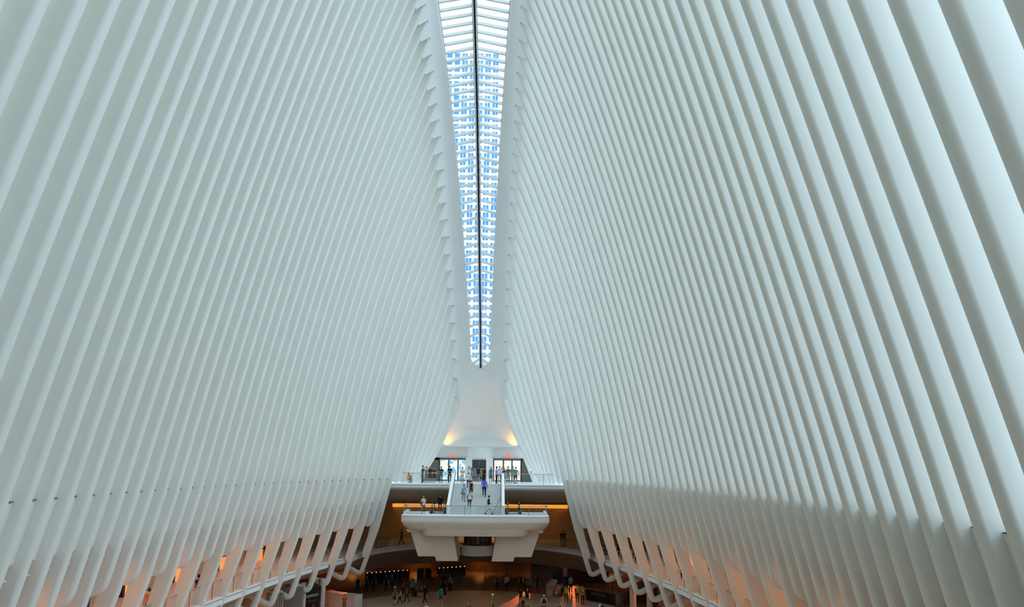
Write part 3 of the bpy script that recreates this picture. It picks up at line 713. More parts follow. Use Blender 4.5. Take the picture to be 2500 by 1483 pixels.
# reception desk on the left
pa, pb = on_floor(778, 1472), on_floor(866, 1487)
d_ = (pb-pa).normalized(); nrm = Vector((-d_.y, d_.x, 0))
e = empty('reception_desk', pa, 'long white curved reception desk on the lower floor at left', 'desk')
rows = []
for k in range(13):
    t = k/12; q = pa.lerp(pb, t)-nrm*(.5*math.sin(t*math.pi))
    rows.append([q, q+nrm*.9, q+nrm*.9+Vector((0, 0, 1.15)), q+Vector((0, 0, 1.15))])
b = MB(); b.grid(rows, closed=True, caps=True); b.build('counter', mat('desk_white', (.62, .57, .52), .4), e)
rows = [[r[3]+Vector((0, 0, .0))-nrm*.06, r[2]+nrm*.05, r[2]+nrm*.05+Vector((0, 0, .06)), r[3]-nrm*.06+Vector((0, 0, .06))] for r in rows]
b = MB(); b.grid(rows, closed=True, caps=True); b.build('worktop', mat('desk_top', (.5, .46, .42), .3), e)
# columns under the walkway
for k, (px, py, nm) in enumerate(((783, 1502, 'left column next to the black banner kiosk'), (735, 1516, 'left column next to the striped shutter'), (668, 1536, 'left column nearest the camera'), (1546, 1500, 'right column nearest the food counter'), (1588, 1515, 'right column second from the food counter'), (1640, 1535, 'right column nearest the camera'))):
    p = on_floor(px, py); b = MB(); b.lathe(p, [(.3, 0), (.3, EZ-10.07)], 16); o = b.build('column', PINK, auto=40); tag(o, 'pinkish round '+nm, 'column')
    b = MB(); b.lathe(p, [(.36, 0), (.36, .18), (.3, .22)], 16); b.build('base', STEEL, o)
# black banner kiosk
p = on_floor(759, 1513); e = empty('banner_kiosk', p, 'tall black banner kiosk with white script lettering under the left walkway', 'kiosk')
b = MB(); b.box(p.x-.68, p.x+.68, p.y, p.y+.4, 0, 2.75); b.build('panel', BLACK, e)
lt = mat('letter_white', (.75, .75, .75), .5); lg = mat('letter_grey', (.25, .25, .25), .5)
t = text('NESPRESSO', 'lettering', .3, lt, e, width=1.15); t.matrix_parent_inverse = e.matrix_basis.inverted(); t.location = (p.x, p.y-.01, 1.95); t.rotation_euler = (math.pi/2, math.radians(-12), 0)
t = text('opening soon', 'small_lettering', .16, lg, e, width=.85); t.matrix_parent_inverse = e.matrix_basis.inverted(); t.location = (p.x, p.y-.01, 1.55); t.rotation_euler = (math.pi/2, math.radians(-12), 0)
b = MB(); b.lathe((0, 0, 0), [(.12, 0), (.05, .02)], 16); o = b.build('round_emblem', mat('emblem_red', (.35, .05, .03), .5), e); o.matrix_parent_inverse = e.matrix_basis.inverted(); o.location = (p.x+.15, p.y-.02, 1.15); o.rotation_euler = (math.pi/2, 0, 0)
# striped shutters
for px, py, wd, lb in ((712, 1520, 1.7, 'striped slatted shutter next to the black banner kiosk'), (665, 1540, 1.5, 'striped slatted shutter farther left under the walkway')):
    p = on_floor(px, py); e = empty('slatted_shutter', p, lb, 'shutter')
    b = MB(); b.box(p.x-wd/2, p.x+wd/2, p.y+.06, p.y+.1, 0, 2.9); b.build('backing', mat('shutter_back', (.06, .05, .045), .5), e)
    n = int(wd/.14)
    for k in range(n):
        x = p.x-wd/2+(k+.5)*wd/n; b = MB(); b.box(x-.035, x+.035, p.y, p.y+.06, 0, 2.9); b.build('slat', mat('slat_pink', (.62, .52, .48), .5), e)
# food counter on the right
pa, pb = on_floor(1431, 1465), on_floor(1503, 1478); d_ = (pb-pa).normalized(); nrm = Vector((-d_.y, d_.x, 0))
e = empty('food_counter', pa, 'black food counter with pale lettering on its front under the right walkway', 'counter')
def slab(a, c, t0, t1, z0, z1): 
    b = MB(); b.prism([(v.x, v.y) for v in (a-nrm*t0, c-nrm*t0, c+nrm*t1, a+nrm*t1)], z0, z1, 'z'); return b
slab(pa, pb, 0, .8, 0, 1.05).build('front', BLACK, e); slab(pa, pb, .05, .9, 1.05, 1.1).build('worktop', mat('counter_wood', (.3, .2, .13), .4), e)
pc = pb+d_*.55; slab(pb, pc, .02, .9, 0, 1.15).build('end_panel', mat('grey_end', (.16, .16, .17), .4), e)
t = text('EPICERIE BOULUD', 'lettering', .3, lg, e, width=1.9); t.matrix_parent_inverse = e.matrix_basis.inverted()
q = pa.lerp(pb, .42)-nrm*.02; t.location = (q.x, q.y, .68); t.rotation_euler = (math.pi/2, 0, math.atan2(d_.y, d_.x))
for px, py, lb in ((1464, 1443, 'first high round table behind the black food counter'), (1474, 1445, 'second high round table behind the black food counter'), (1495, 1447, 'third high round table behind the black food counter')):
    p = on_floor(px, py); e = empty('high_table', p, lb, 'table')
    b = MB(); b.lathe(p, [(.3, 0), (.28, .03), (.04, .06), (.035, 1.0)], 14); b.build('pedestal', DARK, e, auto=40)
    b = MB(); b.lathe(p+Vector((0, 0, 1.0)), [(.02, 0), (.4, 0), (.4, .04), (.02, .04)], 18); b.build('tabletop', BROWN, e, auto=40)
# red lit corner: ramp parapet, column with black sign, cone, barrier posts
p = on_floor(1334, 1457); e = empty('ramp_parapet', p, 'pale sloping ramp parapet lit red behind the workers', 'parapet')
b = MB(); b.prism([(p.x, 0), (p.x+.66, 0), (p.x+.7, .5), (p.x+1.2, 1.55), (p.x+.55, 1.55), (p.x, .9)], p.y, p.y+1.6); b.build('wall', mat('ramp_stone', (.42, .32, .27), .5), e, bevel=.06)
b = MB(); b.tube([(p.x, p.y-.05, .95), (p.x+.7, p.y-.05, .95), (p.x+1.0, p.y-.05, .9)], .025, 6); b.build('handrail', DARK, e)
p = on_floor(1381, 1437); b = MB(); b.lathe(p+Vector((0, .5, 0)), [(.24, 0), (.24, EZ-11.02)], 16); o = b.build('column', PINK, auto=40); tag(o, 'round pale column rising behind the black hanging sign', 'column')
b = MB(); b.lathe(p+Vector((0, .5, 0)), [(.3, 0), (.3, .15), (.24, .2)], 16); b.build('base', STEEL, o)
box_thing('notice_stand', 1381.5, 1438, .5, .08, 1.25, BLACK, 'black notice stand in front of the pale round column', 'sign', [('foot', -.3, .3, -.1, .2, 0, .04, DARK)])
def cone(px, py, lb):
    p = on_floor(px, py); e = empty('traffic_cone', p, lb, 'traffic cone')
    b = MB(); b.box(p.x-.2, p.x+.2, p.y-.2, p.y+.2, 0, .04); b.build('base', BLACK, e)
    b = MB(); b.lathe(p, [(.16, .04), (.03, .7), (.0, .71)], 14); b.build('cone', mat('cone_orange', (.8, .16, .03), .5), e, auto=40)
    b = MB(); b.lathe(p, [(.118, .3), (.088, .46)], 14); b.build('white_band', mat('cone_white', (.8, .8, .8), .5), e, auto=40)
cone(1358, 1457, 'orange traffic cone with a white band beside the ramp parapet')
for px, py, lb in ((1348, 1456, 'left belt barrier post beside the traffic cone'), (1371, 1455, 'right belt barrier post beside the traffic cone'), (1525, 1479, 'belt barrier post right of the food counter')):
    p = on_floor(px, py); e = empty('barrier_post', p, lb, 'barrier post')
    b = MB(); b.lathe(p, [(.17, 0), (.16, .03), (.03, .05), (.03, .95)], 12); b.build('stem', DARK, e, auto=40)
    b = MB(); b.lathe(p+Vector((0, 0, .88)), [(.045, 0), (.045, .1), (.01, .11)], 10); b.build('cap', BLACK, e, auto=40)
# wall panels, doorway and bench on the right of the far lower wall
b = MB(); p = on_floor(1366, 1431); b.box(p.x-.75, p.x-.6, p.y+3, p.y+3.2, 0, 2.0); b.box(p.x+.6, p.x+.75, p.y+3, p.y+3.2, 0, 2.0); b.box(p.x-.75, p.x+.75, p.y+3, p.y+3.2, 2.0, 2.1)
o = b.build('door_4', FRAME); tag(o, kind='structure')
b = MB(); b.box(p.x-.6, p.x+.6, p.y+3.1, p.y+3.15, 0, 2.0); b.build('door_leaf', mat('door_dark', (.03, .035, .06), .4), o)
b = MB(); b.box(p.x-.2, p.x+.35, p.y+2.8, p.y+2.95, 2.04, 2.1); b.build('door_lamp', LAMP, o)
b = MB(); b.box(p.x-3.2, p.x-.75, p.y+3.05, p.y+3.3, 0, EZ-11.0); b.box(p.x+.75, p.x+6, p.y+3.05, p.y+3.3, 0, EZ-11.0); b.box(p.x-.75, p.x+.75, p.y+3.05, p.y+3.3, 2.1, EZ-11.0)
tag(b.build('wall_service', mat('service_wall', (.20, .13, .09), .6, noise=.05)), kind='structure')
# shop fittings on the upper walkway: dark portals and shelves seen between the ribs
kk = 0
for side, nm in ((-1, 'left'), (1, 'right')):
    for q_, Y in enumerate((30, 37, 44, 51, 58, 64.5, 71, 77)):
        k = min(range(len(RP)), key=lambda q: abs(RP[q][1]-Y)); n_ = RN[k]; c = Vector(ring_row(k, side, [(6.45, ZRING)])[0]); kk += 1
        tx = Vector((-n_.y*side, n_.x, 0)).normalized(); nn = Vector((-side*n_.x, -n_.y, 0))
        e = empty('shop_portal', c, '%s dark framed shop portal from the camera on the %s walkway' % (ORD[q_], nm), 'shopfront', 'shop portals of the %s walkway' % nm)
        for a0, a1, z0, z1, mm, pn in ((-1.6, -1.35, 0, 3.3, BLACK, 'jamb'), (1.35, 1.6, 0, 3.3, BLACK, 'jamb'), (-1.6, 1.6, 3.05, 3.3, BLACK, 'lintel'), (-1.35, 1.35, .02, 3.05, mat('shop_glow', (.9, .45, .2), .5, emit=(1, .28, .07, .55)), 'lit_display'), (-1.35, 1.35, 1.0, 1.06, DARK, 'shelf'), (-1.35, 1.35, 1.9, 1.96, DARK, 'shelf')):
            dd = .3 if pn in ('jamb', 'lintel') else (.22 if pn == 'shelf' else .06)
            q = [c+tx*a0, c+tx*a1, c+tx*a1+nn*dd, c+tx*a0+nn*dd]
            b = MB(); b.prism([(v.x, v.y) for v in q], c.z+z0, c.z+z1, 'z'); b.build(pn, mm, e)

# ------------------------------------------------------------------ people
SK = {'l': (.55, .36, .26), 'm': (.36, .21, .14), 'd': (.12, .065, .045)}
PEOPLE = []
def pose_joints(pose):
    J = {'pelvis': (0, 0, .97), 'belly': (0, .01, 1.12), 'chest': (0, 0, 1.30), 'neckb': (0, -.015, 1.45), 'neck': (0, .005, 1.535)}
    for s, n in ((-1, 'l'), (1, 'r')):
        J.update({'sh'+n: (s*.175, -.01, 1.415), 'el'+n: (s*.235, -.03, 1.14), 'wr'+n: (s*.25, .05, .89), 'pa'+n: (s*.25, .08, .81),
                  'hp'+n: (s*.095, 0, .90), 'kn'+n: (s*.105, .025, .50), 'an'+n: (s*.105, -.02, .095), 'to'+n: (s*.125, .15, .045)})
    def arm(n, el, wr):
        s = -1 if n == 'l' else 1; J['el'+n] = (s*el[0], el[1], el[2]); J['wr'+n] = (s*wr[0], wr[1], wr[2])
        d = (Vector(J['wr'+n])-Vector(J['el'+n])).normalized()*.085; J['pa'+n] = tuple(Vector(J['wr'+n])+d)
    def leg(n, kn, an, to):
        s = -1 if n == 'l' else 1; J['kn'+n] = (s*kn[0], kn[1], kn[2]); J['an'+n] = (s*an[0], an[1], an[2]); J['to'+n] = (s*to[0], to[1], to[2])
    if pose in ('phone',):
        for n in 'lr': arm(n, (.235, .02, 1.15), (.10, .24, 1.20))
    elif pose == 'photo':
        for n in 'lr': arm(n, (.24, .2, 1.36), (.08, .36, 1.55))
    elif pose == 'arms_up':
        for n in 'lr': arm(n, (.26, .1, 1.58), (.12, .22, 1.78))
    elif pose == 'hips':
        for n in 'lr': arm(n, (.37, -.08, 1.2), (.2, .06, 1.02))
    elif pose == 'fold':
        for n in 'lr': arm(n, (.25, .06, 1.16), (.02, .2, 1.22))
    elif pose == 'point':
        arm('l', (.40, .08, 1.32), (.62, .2, 1.25))
    elif pose == 'bag':
        arm('r', (.27, .02, 1.16), (.2, .2, 1.05))
    elif pose in ('walk', 'stride'):
        k = 1.0 if pose == 'walk' else 1.5
        leg('l', (.1, .13*k, .52), (.1, .2*k, .10), (.11, .37*k, .07)); leg('r', (.1, .0, .51), (.1, -.26*k, .17), (.11, -.12*k, .05))
        arm('l', (.23, -.14, 1.15), (.22, -.16, .91)); arm('r', (.23, .05, 1.15), (.22, .22, .95))
        if pose == 'stride': arm('r', (.22, .06, 1.15), (.16, .25, 1.05))
    elif pose == 'up':       # climbing a step, seen from behind
        leg('l', (.1, .16, .60), (.1, .06, .26), (.11, .22, .20)); leg('r', (.1, .02, .5), (.1, -.05, .095), (.11, .1, .045))
        arm('l', (.24, -.1, 1.15), (.25, -.08, .9)); arm('r', (.24, .04, 1.15), (.25, .13, .9))
    elif pose == 'down':
        leg('l', (.1, .12, .53), (.1, .1, .12), (.11, .27, .07)); leg('r', (.1, .12, .56), (.1, -.1, .25), (.11, .05, .2))
        arm('l', (.23, -.08, 1.15), (.23, -.02, .9)); arm('r', (.24, .02, 1.15), (.24, .12, .9))
    elif pose == 'crouch':
        J.update({'pelvis': (0, -.16, .36), 'belly': (0, -.06, .52), 'chest': (0, .1, .70), 'neckb': (0, .22, .82), 'neck': (0, .27, .87)})
        for s, n in ((-1, 'l'), (1, 'r')):
            J.update({'sh'+n: (s*.175, .18, .79), 'hp'+n: (s*.1, -.1, .33)})
            leg(n, (.17, .26, .46), (.13, .0, .10), (.15, .18, .045)); arm(n, (.22, .36, .58), (.12, .46, .36))
    return J
SEGS = [('pelvis','belly','torso'),('belly','chest','torso'),('chest','neckb','torso'),('neckb','neck','neck')]
for n in 'lr':
    SEGS += [('chest','sh'+n,'torso'),('sh'+n,'el'+n,'uarm'),('el'+n,'wr'+n,'farm'),('wr'+n,'pa'+n,'hand'),('pelvis','hp'+n,'hip'),('hp'+n,'kn'+n,'thigh'),('kn'+n,'an'+n,'shin'),('an'+n,'to'+n,'foot')]
RAD = {'pelvis': .15, 'belly': .138, 'chest': .15, 'neckb': .068, 'neck': .053, 'sh': .07, 'el': .047, 'wr': .03, 'pa': .034, 'hp': .108, 'kn': .066, 'an': .045, 'to': .036}
def person(label, loc, rz, h=1.74, pose='stand', top=(.3,.3,.3), bot=(.05,.05,.06), bottom='pants', sleeve='short', sleevec=None, skin='l', hair=(.03,.02,.015), style='short',
           shoes=(.03,.03,.03), pack=None, hat=None, strap=None, group='people', bag=None):
    PEOPLE.append(dict(locals()))
def cmat(c, r=.8):
    k = 'cloth_%d_%d_%d' % tuple(int(x*255) for x in c); return mat(k, c, r, spec=.2)
def build_people():
    tmp = []
    for P in PEOPLE:
        f = P['h']/1.775; J = pose_joints(P['pose']); names = list(J); V = [Vector(J[n]) for n in names]; E = []; Rr = []
        for n in names: Rr.append(RAD.get(n, RAD.get(n[:2], .04))*(.93 if P['bottom'] in ('skirt', 'dress') else 1))
        for a, b_, _ in SEGS: E.append((names.index(a), names.index(b_)))
        for n in 'lr':                          # heel, then five fingers on each palm
            an, to = Vector(J['an'+n]), Vector(J['to'+n]); dt = (to-an); dt.z = 0; hl = an-dt.normalized()*.045; hl.z = to.z+.0
            V.append(hl); Rr.append(.034); E.append((names.index('an'+n), len(V)-1))
            pa, wr = Vector(J['pa'+n]), Vector(J['wr'+n]); d = (pa-wr).normalized(); sd = d.cross(Vector((1, 0, .15))).normalized()
            curl = Vector((-1 if n == 'r' else 1, 0, 0))
            for k, (o, ln) in enumerate(((-.032, .062), (-.011, .072), (.011, .066), (.03, .052), (-.05, .045))):
                r0 = pa+sd*o+d*(.015 if k < 4 else -.03); m1 = r0+d*ln*.55+(sd*-.012 if k == 4 else Vector((0, 0, 0))); t1 = m1+d*ln*.4+curl*ln*.3
                i0 = len(V); V += [m1, t1]; Rr += [.0095, .008]; E += [(names.index('pa'+n), i0), (i0, i0+1)]
        me = bpy.data.meshes.new('person'); me.from_pydata([v*f for v in V], E, [])
        o = bpy.data.objects.new('tmp', me); COL.objects.link(o)
        md = o.modifiers.new('skin', 'SKIN'); md.use_smooth_shade = True
        for k, sv in enumerate(me.skin_vertices[0].data): sv.radius = (Rr[k]*f, Rr[k]*f); sv.use_root = (k == 0)
        o.modifiers.new('sub', 'SUBSURF').levels = 1
        tmp.append((P, o, J, f))
    dg = bpy.context.evaluated_depsgraph_get(); dg.update()
    res = [(P, bpy.data.meshes.new_from_object(o.evaluated_get(dg)), J, f) for P, o, J, f in tmp]
    for P, o, J, f in tmp: bpy.data.objects.remove(o)
    for P, me, J, f in res:
        bm = bmesh.new(); bm.from_mesh(me); nbody = len(bm.faces)
        # head joined to the neck
        hc = Vector(J['neck'])+Vector((0, .02, .115)); lookdown = P['pose'] in ('crouch', 'phone')
        g = bmesh.ops.create_uvsphere(bm, u_segments=16, v_segments=12, radius=1)
        for v in g['verts']:
            c = v.co.copy(); x, y, z = c.x*.077, c.y*.097, c.z*.12
            if z < -.03: x *= 1-.25*min(1, (-z-.03)/.09); y *= 1-.12*min(1, (-z-.03)/.09)
            if y > .085 and abs(x) < .03 and -.045 < z < .02: y += .022
            if abs(x) > .07 and abs(z) < .04 and abs(y) < .03: x *= 1.16
            if .02 < abs(x) < .05 and y > .06 and 0 < z < .03: y -= .006
            p = Vector((x, y, z))
            if lookdown: p.rotate(Matrix.Rotation(-.35, 3, 'X'))
            v.co = (p+hc)*f
        for fc in bm.faces: fc.smooth = True
        bm.to_mesh(me); bm.free()
        skin = mat('skin_'+P['skin'], SK[P['skin']], .6); topm = cmat(P['top']); slm = cmat(P['sleevec'] or P['top']); botm = cmat(P['bot']); shm = cmat(P['shoes']); eye = mat('eye_dark', (.02, .015, .012), .3); lip = mat('lip', (.3, .11, .09), .5)
        me.materials.clear()
        for m in (skin, topm, slm, botm, shm, eye, lip): me.materials.append(m)
        n = len(me.polygons); C = np.empty(n*3); me.polygons.foreach_get('center', C); C = C.reshape(n, 3)/f
        best = np.full(n, 9.); idx = np.zeros(n, int); reg = np.zeros(n, int); tt = np.zeros(n)
        for k, (a, b_, nm) in enumerate(SEGS):
            A = np.array(J[a]); B = np.array(J[b_]); d = B-A; t = np.clip(((C-A)@d)/(d@d), 0, 1)
            ra, rb = (RAD.get(q, RAD.get(q[:2], .04)) for q in (a, b_)); ds = np.linalg.norm(C-(A+t[:, None]*d), axis=1)-(ra+(rb-ra)*t)
            w_ = ds < best; best[w_] = ds[w_]; idx[w_] = k; tt[w_] = t[w_]
        out = np.zeros(n, int)
        for k, (a, b_, nm) in enumerate(SEGS):
            s_ = idx == k
            if nm == 'torso': v = np.where((a == 'pelvis') & (tt < .35) & (C[:, 2] < 1.02), 3, 1) if P['bottom'] != 'dress' else np.ones(n, int)
            elif nm == 'hip': v = np.full(n, 1 if P['bottom'] == 'dress' else 3)
            elif nm == 'uarm': v = np.where(tt < (.0 if P['sleeve'] == 'none' else (.55 if P['sleeve'] == 'short' else 2)), 2, 0)
            elif nm == 'farm': v = np.full(n, 2 if P['sleeve'] == 'long' else 0)
            elif nm == 'thigh': v = np.where((tt < (.8 if P['bottom'] == 'shorts' else (.35 if P['bottom'] in ('skirt', 'dress') else 2))), 1 if P['bottom'] == 'dress' else 3, 0)
            elif nm == 'shin': v = np.full(n, 3 if P['bottom'] == 'pants' else 0)
            elif nm == 'foot': v = np.full(n, 4)
            else: v = np.zeros(n, int)
            out[s_] = v[s_]
        hem = (0.93 if P['pose'] != 'crouch' else .40)
        cl = np.isin(idx, [k for k, q in enumerate(SEGS) if q[2] in ('torso', 'hip', 'thigh')]) & (out != 0)
        if P['bottom'] != 'dress': out[cl] = np.where(C[cl, 2] > hem, 1, 3)
        out[nbody:] = 0
        H = C-np.array(hc); hd = np.arange(n) >= nbody
        out[hd & (H[:, 1] > .06) & (np.abs(H[:, 2]-.012) < .012) & (np.abs(np.abs(H[:, 0])-.033) < .014)] = 5
        out[hd & (H[:, 1] > .06) & (np.abs(H[:, 2]+.055) < .012) & (np.abs(H[:, 0]) < .028)] = 6
        me.polygons.foreach_set('material_index', out.astype(np.int32)); me.update()
        body = link('person', me); body.location = P['loc']; body.rotation_euler.z = math.radians(P['rz'])
        tag(body, P['label'], 'person', P['group'])
        def part(mb, nm, m, auto=60):
            me2 = mb.mesh(nm); me2.transform(Matrix.Scale(f, 4)); o2 = link(nm, me2, m, body, True); return o2
        # hair or hat
        hm = cmat(P['hair'], .6)
        def hair_shell(r, zcut, front, long=0):
            mb = MB(); rows = []
            for i in range(9):
                ph = math.pi/2-i*(math.pi*.5+zcut)/8; row = []
                for j in range(18):
                    th = 2*math.pi*j/18; fr = max(0, math.sin(th)); ph2 = ph if ph > front*fr-.9*(1-fr) else front*fr-.9*(1-fr)
                    row.append(tuple(hc+Vector((.077*r*math.cos(ph2)*math.cos(th), .097*r*math.cos(ph2)*math.sin(th)-.004, .12*r*math.sin(ph2)))))
                rows.append(row)
            return mb.grid(rows, closed=True, caps=True)
        if P['style'] != 'bald' and not (P['hat'] and P['style'] == 'short'):
            part(hair_shell(1.09, .75, .62), 'hair', hm)
        if P['style'] == 'long':
            mb = MB(); rows = []
            for z, wx, y0, y1 in ((.06, .075, -.105, -.02), (0, .09, -.12, .0), (-.1, .105, -.125, -.01), (-.22, .11, -.13, -.05), (-.33, .085, -.135, -.085), (-.38, .04, -.13, -.1)):
                rows.append([tuple(hc+Vector((wx*math.cos(a), lerp(y0, y1, .5)+(y1-y0)/2*math.sin(a), z))) for a in [2*math.pi*q/12 for q in range(12)]])
            mb.grid(rows, closed=True, caps=True); part(mb, 'long_hair', hm)
        if P['style'] == 'bun':
            mb = MB(); mb.lathe(hc+Vector((0, -.07, .11)), [(.005, -.05), (.04, -.03), (.05, 0), (.035, .035), (.005, .05)], 10); part(mb, 'bun', hm)
        if P['hat']:
            kind, c = P['hat']; mb = MB()
            if kind == 'cap':
                mb.lathe(hc+Vector((0, 0, .03)), [(.105, 0), (.105, .03), (.09, .075), (.05, .1), (.005, .108)], 16)
                mb.prism([(-.07, .08), (.07, .08), (.06, .17), (0, .19), (-.06, .17)], hc.z+.03, hc.z+.045, 'z'); mb.v = [(x, y, z) for x, y, z in mb.v]
                for q in range(len(mb.v)-10, len(mb.v)): x, y, z = mb.v[q]; mb.v[q] = (x+hc.x, y+hc.y, z)
            else:
                mb.lathe(hc+Vector((0, 0, .035)), [(.14, -.005), (.14, .008), (.115, .012), (.112, .05), (.085, .095), (.04, .118), (.005, .122)], 18)
            part(mb, 'hat', cmat(c, .4))
        if P['bottom'] in ('skirt', 'dress'):
            mb = MB(); rows = []
            for z, r in ((1.08, .135), (.98, .165), (.85, .19), (.68, .205), (.56, .215), (.56, .2), (.85, .17), (1.06, .12)):
                rows.append([(r*math.cos(2*math.pi*q/18), .78*r*math.sin(2*math.pi*q/18), z+(.012*math.sin(q*2.1) if z < .6 else 0)) for q in range(18)])
            mb.grid(rows, closed=True); part(mb, 'skirt', cmat(P['bot'] if P['bottom'] == 'skirt' else P['top']))
        if P['pack']:
            mb = MB(); cy = J['chest'][1]-.13; rows = []
            for z, wx, dy in ((1.02, .11, .05), (1.06, .14, .085), (1.25, .15, .1), (1.4, .13, .08), (1.45, .08, .04)):
                rows.append([(wx*math.copysign(abs(math.cos(a))**.5, math.cos(a)), cy-.05+dy*math.copysign(abs(math.sin(a))**.5, math.sin(a)), z) for a in [2*math.pi*q/16 for q in range(16)]])
            mb.grid(rows, closed=True, caps=True); pk = part(mb, 'backpack', cmat(P['pack']))
            for s in (-1, 1):
                mb = MB(); mb.tube([(s*.1, cy, 1.4), (s*.11, -.02, 1.49), (s*.115, .115, 1.42), (s*.12, .135, 1.25), (s*.13, .05, 1.1), (s*.11, cy, 1.06)], .022, 6); me2 = mb.mesh('strap'); me2.transform(Matrix.Scale(f, 4)); link('strap', me2, cmat(P['pack']), pk, True)
        if P['strap']:
            mb = MB(); mb.tube([(-.14, .05, 1.46), (-.05, .13, 1.3), (.1, .14, 1.1), (.2, .05, .98)], .02, 6); mb.tube([(-.14, .0, 1.47), (-.06, -.14, 1.3), (.12, -.14, 1.1), (.2, -.02, .98)], .02, 6)
            mb.box(.19, .28, -.12, .12, .78, 1.0); part(mb, 'shoulder_bag', cmat(P['strap']))
def upper(px, Y): v = atY(px, 1160, Y); return (v.x, Y, zu)
def lower(px, py): v = atZ(px, py, 0); return (v.x, v.y, 0)
def lower_head(px, hy, h): v = atZ(px, hy, h); return (v.x, v.y, 0)
def stair(px, py):
    best = None
    for k in range(NS):
        z = lerp(zp, zu, (k+1)/NS); y = lerp(y_b, y_t, (k+.45)/NS); r = Vector((0, y, z))-Vector((CAMX, 0, EZ))
        t = atY(px, py, y); e_ = abs(t.z-z)
        if best is None or e_ < best[0]: best = (e_, (t.x, y, z))
    return best[1]
def landing(px, Y): v = atY(px, 1258, Y); return (v.x, Y, zp+.005)
def ringp(px, py): v = atZ(px, py, EZ+ZRING); return (v.x+math.copysign(.45, v.x), v.y+(.5 if v.y > 86 else 0), EZ+ZRING)
G1 = 'people on the upper balcony'; G2 = 'people on the stair and landing'; G3 = 'people on the lower floor'; G4 = 'people on the walkway'
NAVY = (.03, .06, .16); BLK = (.015, .015, .018); WHT = (.75, .75, .75); KHK = (.33, .26, .17); DNM = (.04, .06, .11); GRY = (.2, .2, .2)
person('person in navy shirt and dark jeans at the far left of the balcony rail group', upper(1032, 87.6), 120, 1.80, 'stand', (.03, .08, .19), DNM, group=G1)
person('person in tan top lifting a phone with both hands on the balcony', upper(1041, 87.4), 170, 1.64, 'arms_up', (.3, .22, .14), (.22, .17, .11), 'shorts', style='bun', group=G1)
person('person in black dress with long dark hair between tan top and dark red top', upper(1050, 87.5), 200, 1.68, 'stand', (.03, .025, .035), BLK, 'dress', style='long', group=G1)
person('person in dark red top and black skirt at the balcony rail', upper(1060, 87.4), 180, 1.62, 'phone', (.09, .02, .03), BLK, 'skirt', group=G1)
person('broad person in black shirt and grey trousers leaning at the balcony rail', upper(1077, 87.2), 170, 1.74, 'fold', BLK, (.12, .12, .11), group=G1, skin='m')
person('person all in black standing left of the stair parapet', upper(1098, 87.3), 190, 1.80, 'phone', BLK, (.012, .012, .014), group=G1, skin='m')
person('crouching person in orange shirt at the left end of the balcony', upper(1003, 87.6), 60, 1.74, 'crouch', (.8, .13, .02), (.22, .22, .2), group=G1)
person('person in white sleeveless top and beige shorts at the stair head', upper(1129, 88.2), 180, 1.68, 'phone', (.72, .70, .66), (.5, .4, .3), 'shorts', sleeve='none', skin='m', style='bun', group=G1)
person('person in white shirt taking a photo behind the stair head', upper(1145, 91), 180, 1.76, 'photo', WHT, KHK, skin='m', group=G1)
person('person in teal shirt half hidden behind the photo taker', upper(1150.5, 92), 170, 1.66, 'phone', (.08, .32, .36), KHK, 'shorts', style='long', group=G1)
person('person in white printed T-shirt and jeans starting down the stair', stair(1143, 1193), 180, 1.64, 'phone', WHT, DNM, style='long', group=G2)
person('child in grey shirt and blue cap before the lift', upper(1158, 91.5), 10, 1.35, 'stand', (.2, .2, .22), (.1, .12, .2), 'shorts', hat=('cap', (.05, .15, .5)), group=G1)
person('tall person in dark shirt and grey shorts before the lift', upper(1167.5, 92.5), 0, 1.84, 'stand', (.03, .03, .05), (.18, .17, .16), 'shorts', group=G1)
person('child in green shirt before the lift', upper(1174.5, 91.5), 20, 1.2, 'stand', (.06, .22, .08), (.06, .06, .06), 'shorts', group=G1)
person('person in red shirt with black backpack before the lift', upper(1181.5, 90), 10, 1.76, 'stand', (.4, .015, .02), BLK, pack=(.02, .02, .02), group=G1)
person('person in blue dress with long dark hair at the stair head', upper(1198, 88.6), 170, 1.70, 'stand', (.09, .14, .27), BLK, 'dress', style='long', group=G1, sleeve='none')
person('person in lavender shirt and black trousers right of the stair head', upper(1212, 88.0), 250, 1.78, 'stand', (.38, .32, .68), BLK, sleeve='long', skin='d', group=G1)
person('person in pale blue shirt at the right street doors', upper(1219.5, 93.5), 200, 1.84, 'photo', (.5, .6, .75), KHK, group=G1)
person('person in white top at the right balcony rail', upper(1227, 89.5), 180, 1.72, 'phone', WHT, BLK, 'skirt', group=G1, style='short')
person('person in dark purple top and dark skirt at the right rail', upper(1231, 87.6), 185, 1.62, 'fold', (.08, .02, .09), (.025, .02, .03), 'skirt', style='long', group=G1)
person('person in olive shirt and khaki trousers at the right rail', upper(1240.5, 88.2), 175, 1.80, 'stand', (.15, .14, .09), (.2, .16, .1), group=G1, skin='m')
person('person in teal shirt at the right rail behind the grey shirt', upper(1252, 89.2), 190, 1.82, 'stand', (.05, .33, .28), KHK, 'shorts', group=G1)
person('person in grey shirt and red cap and dark shorts at the right rail', upper(1259, 87.8), 200, 1.74, 'hips', (.2, .2, .24), (.04, .04, .06), 'shorts', hat=('cap', (.55, .03, .03)), group=G1)
person('person in light blue shirt and khaki trousers walking down the stair', stair(1132, 1228.5), 180, 1.74, 'down', (.22, .5, .85), (.27, .21, .14), sleeve='long', strap=(.02, .02, .03), skin='m', group=G2)
person('person in maroon top with dark backpack climbing the stair', stair(1150, 1214), 0, 1.66, 'up', (.32, .08, .05), BLK, 'shorts', pack=(.05, .02, .025), sleeve='none', style='short', group=G2)
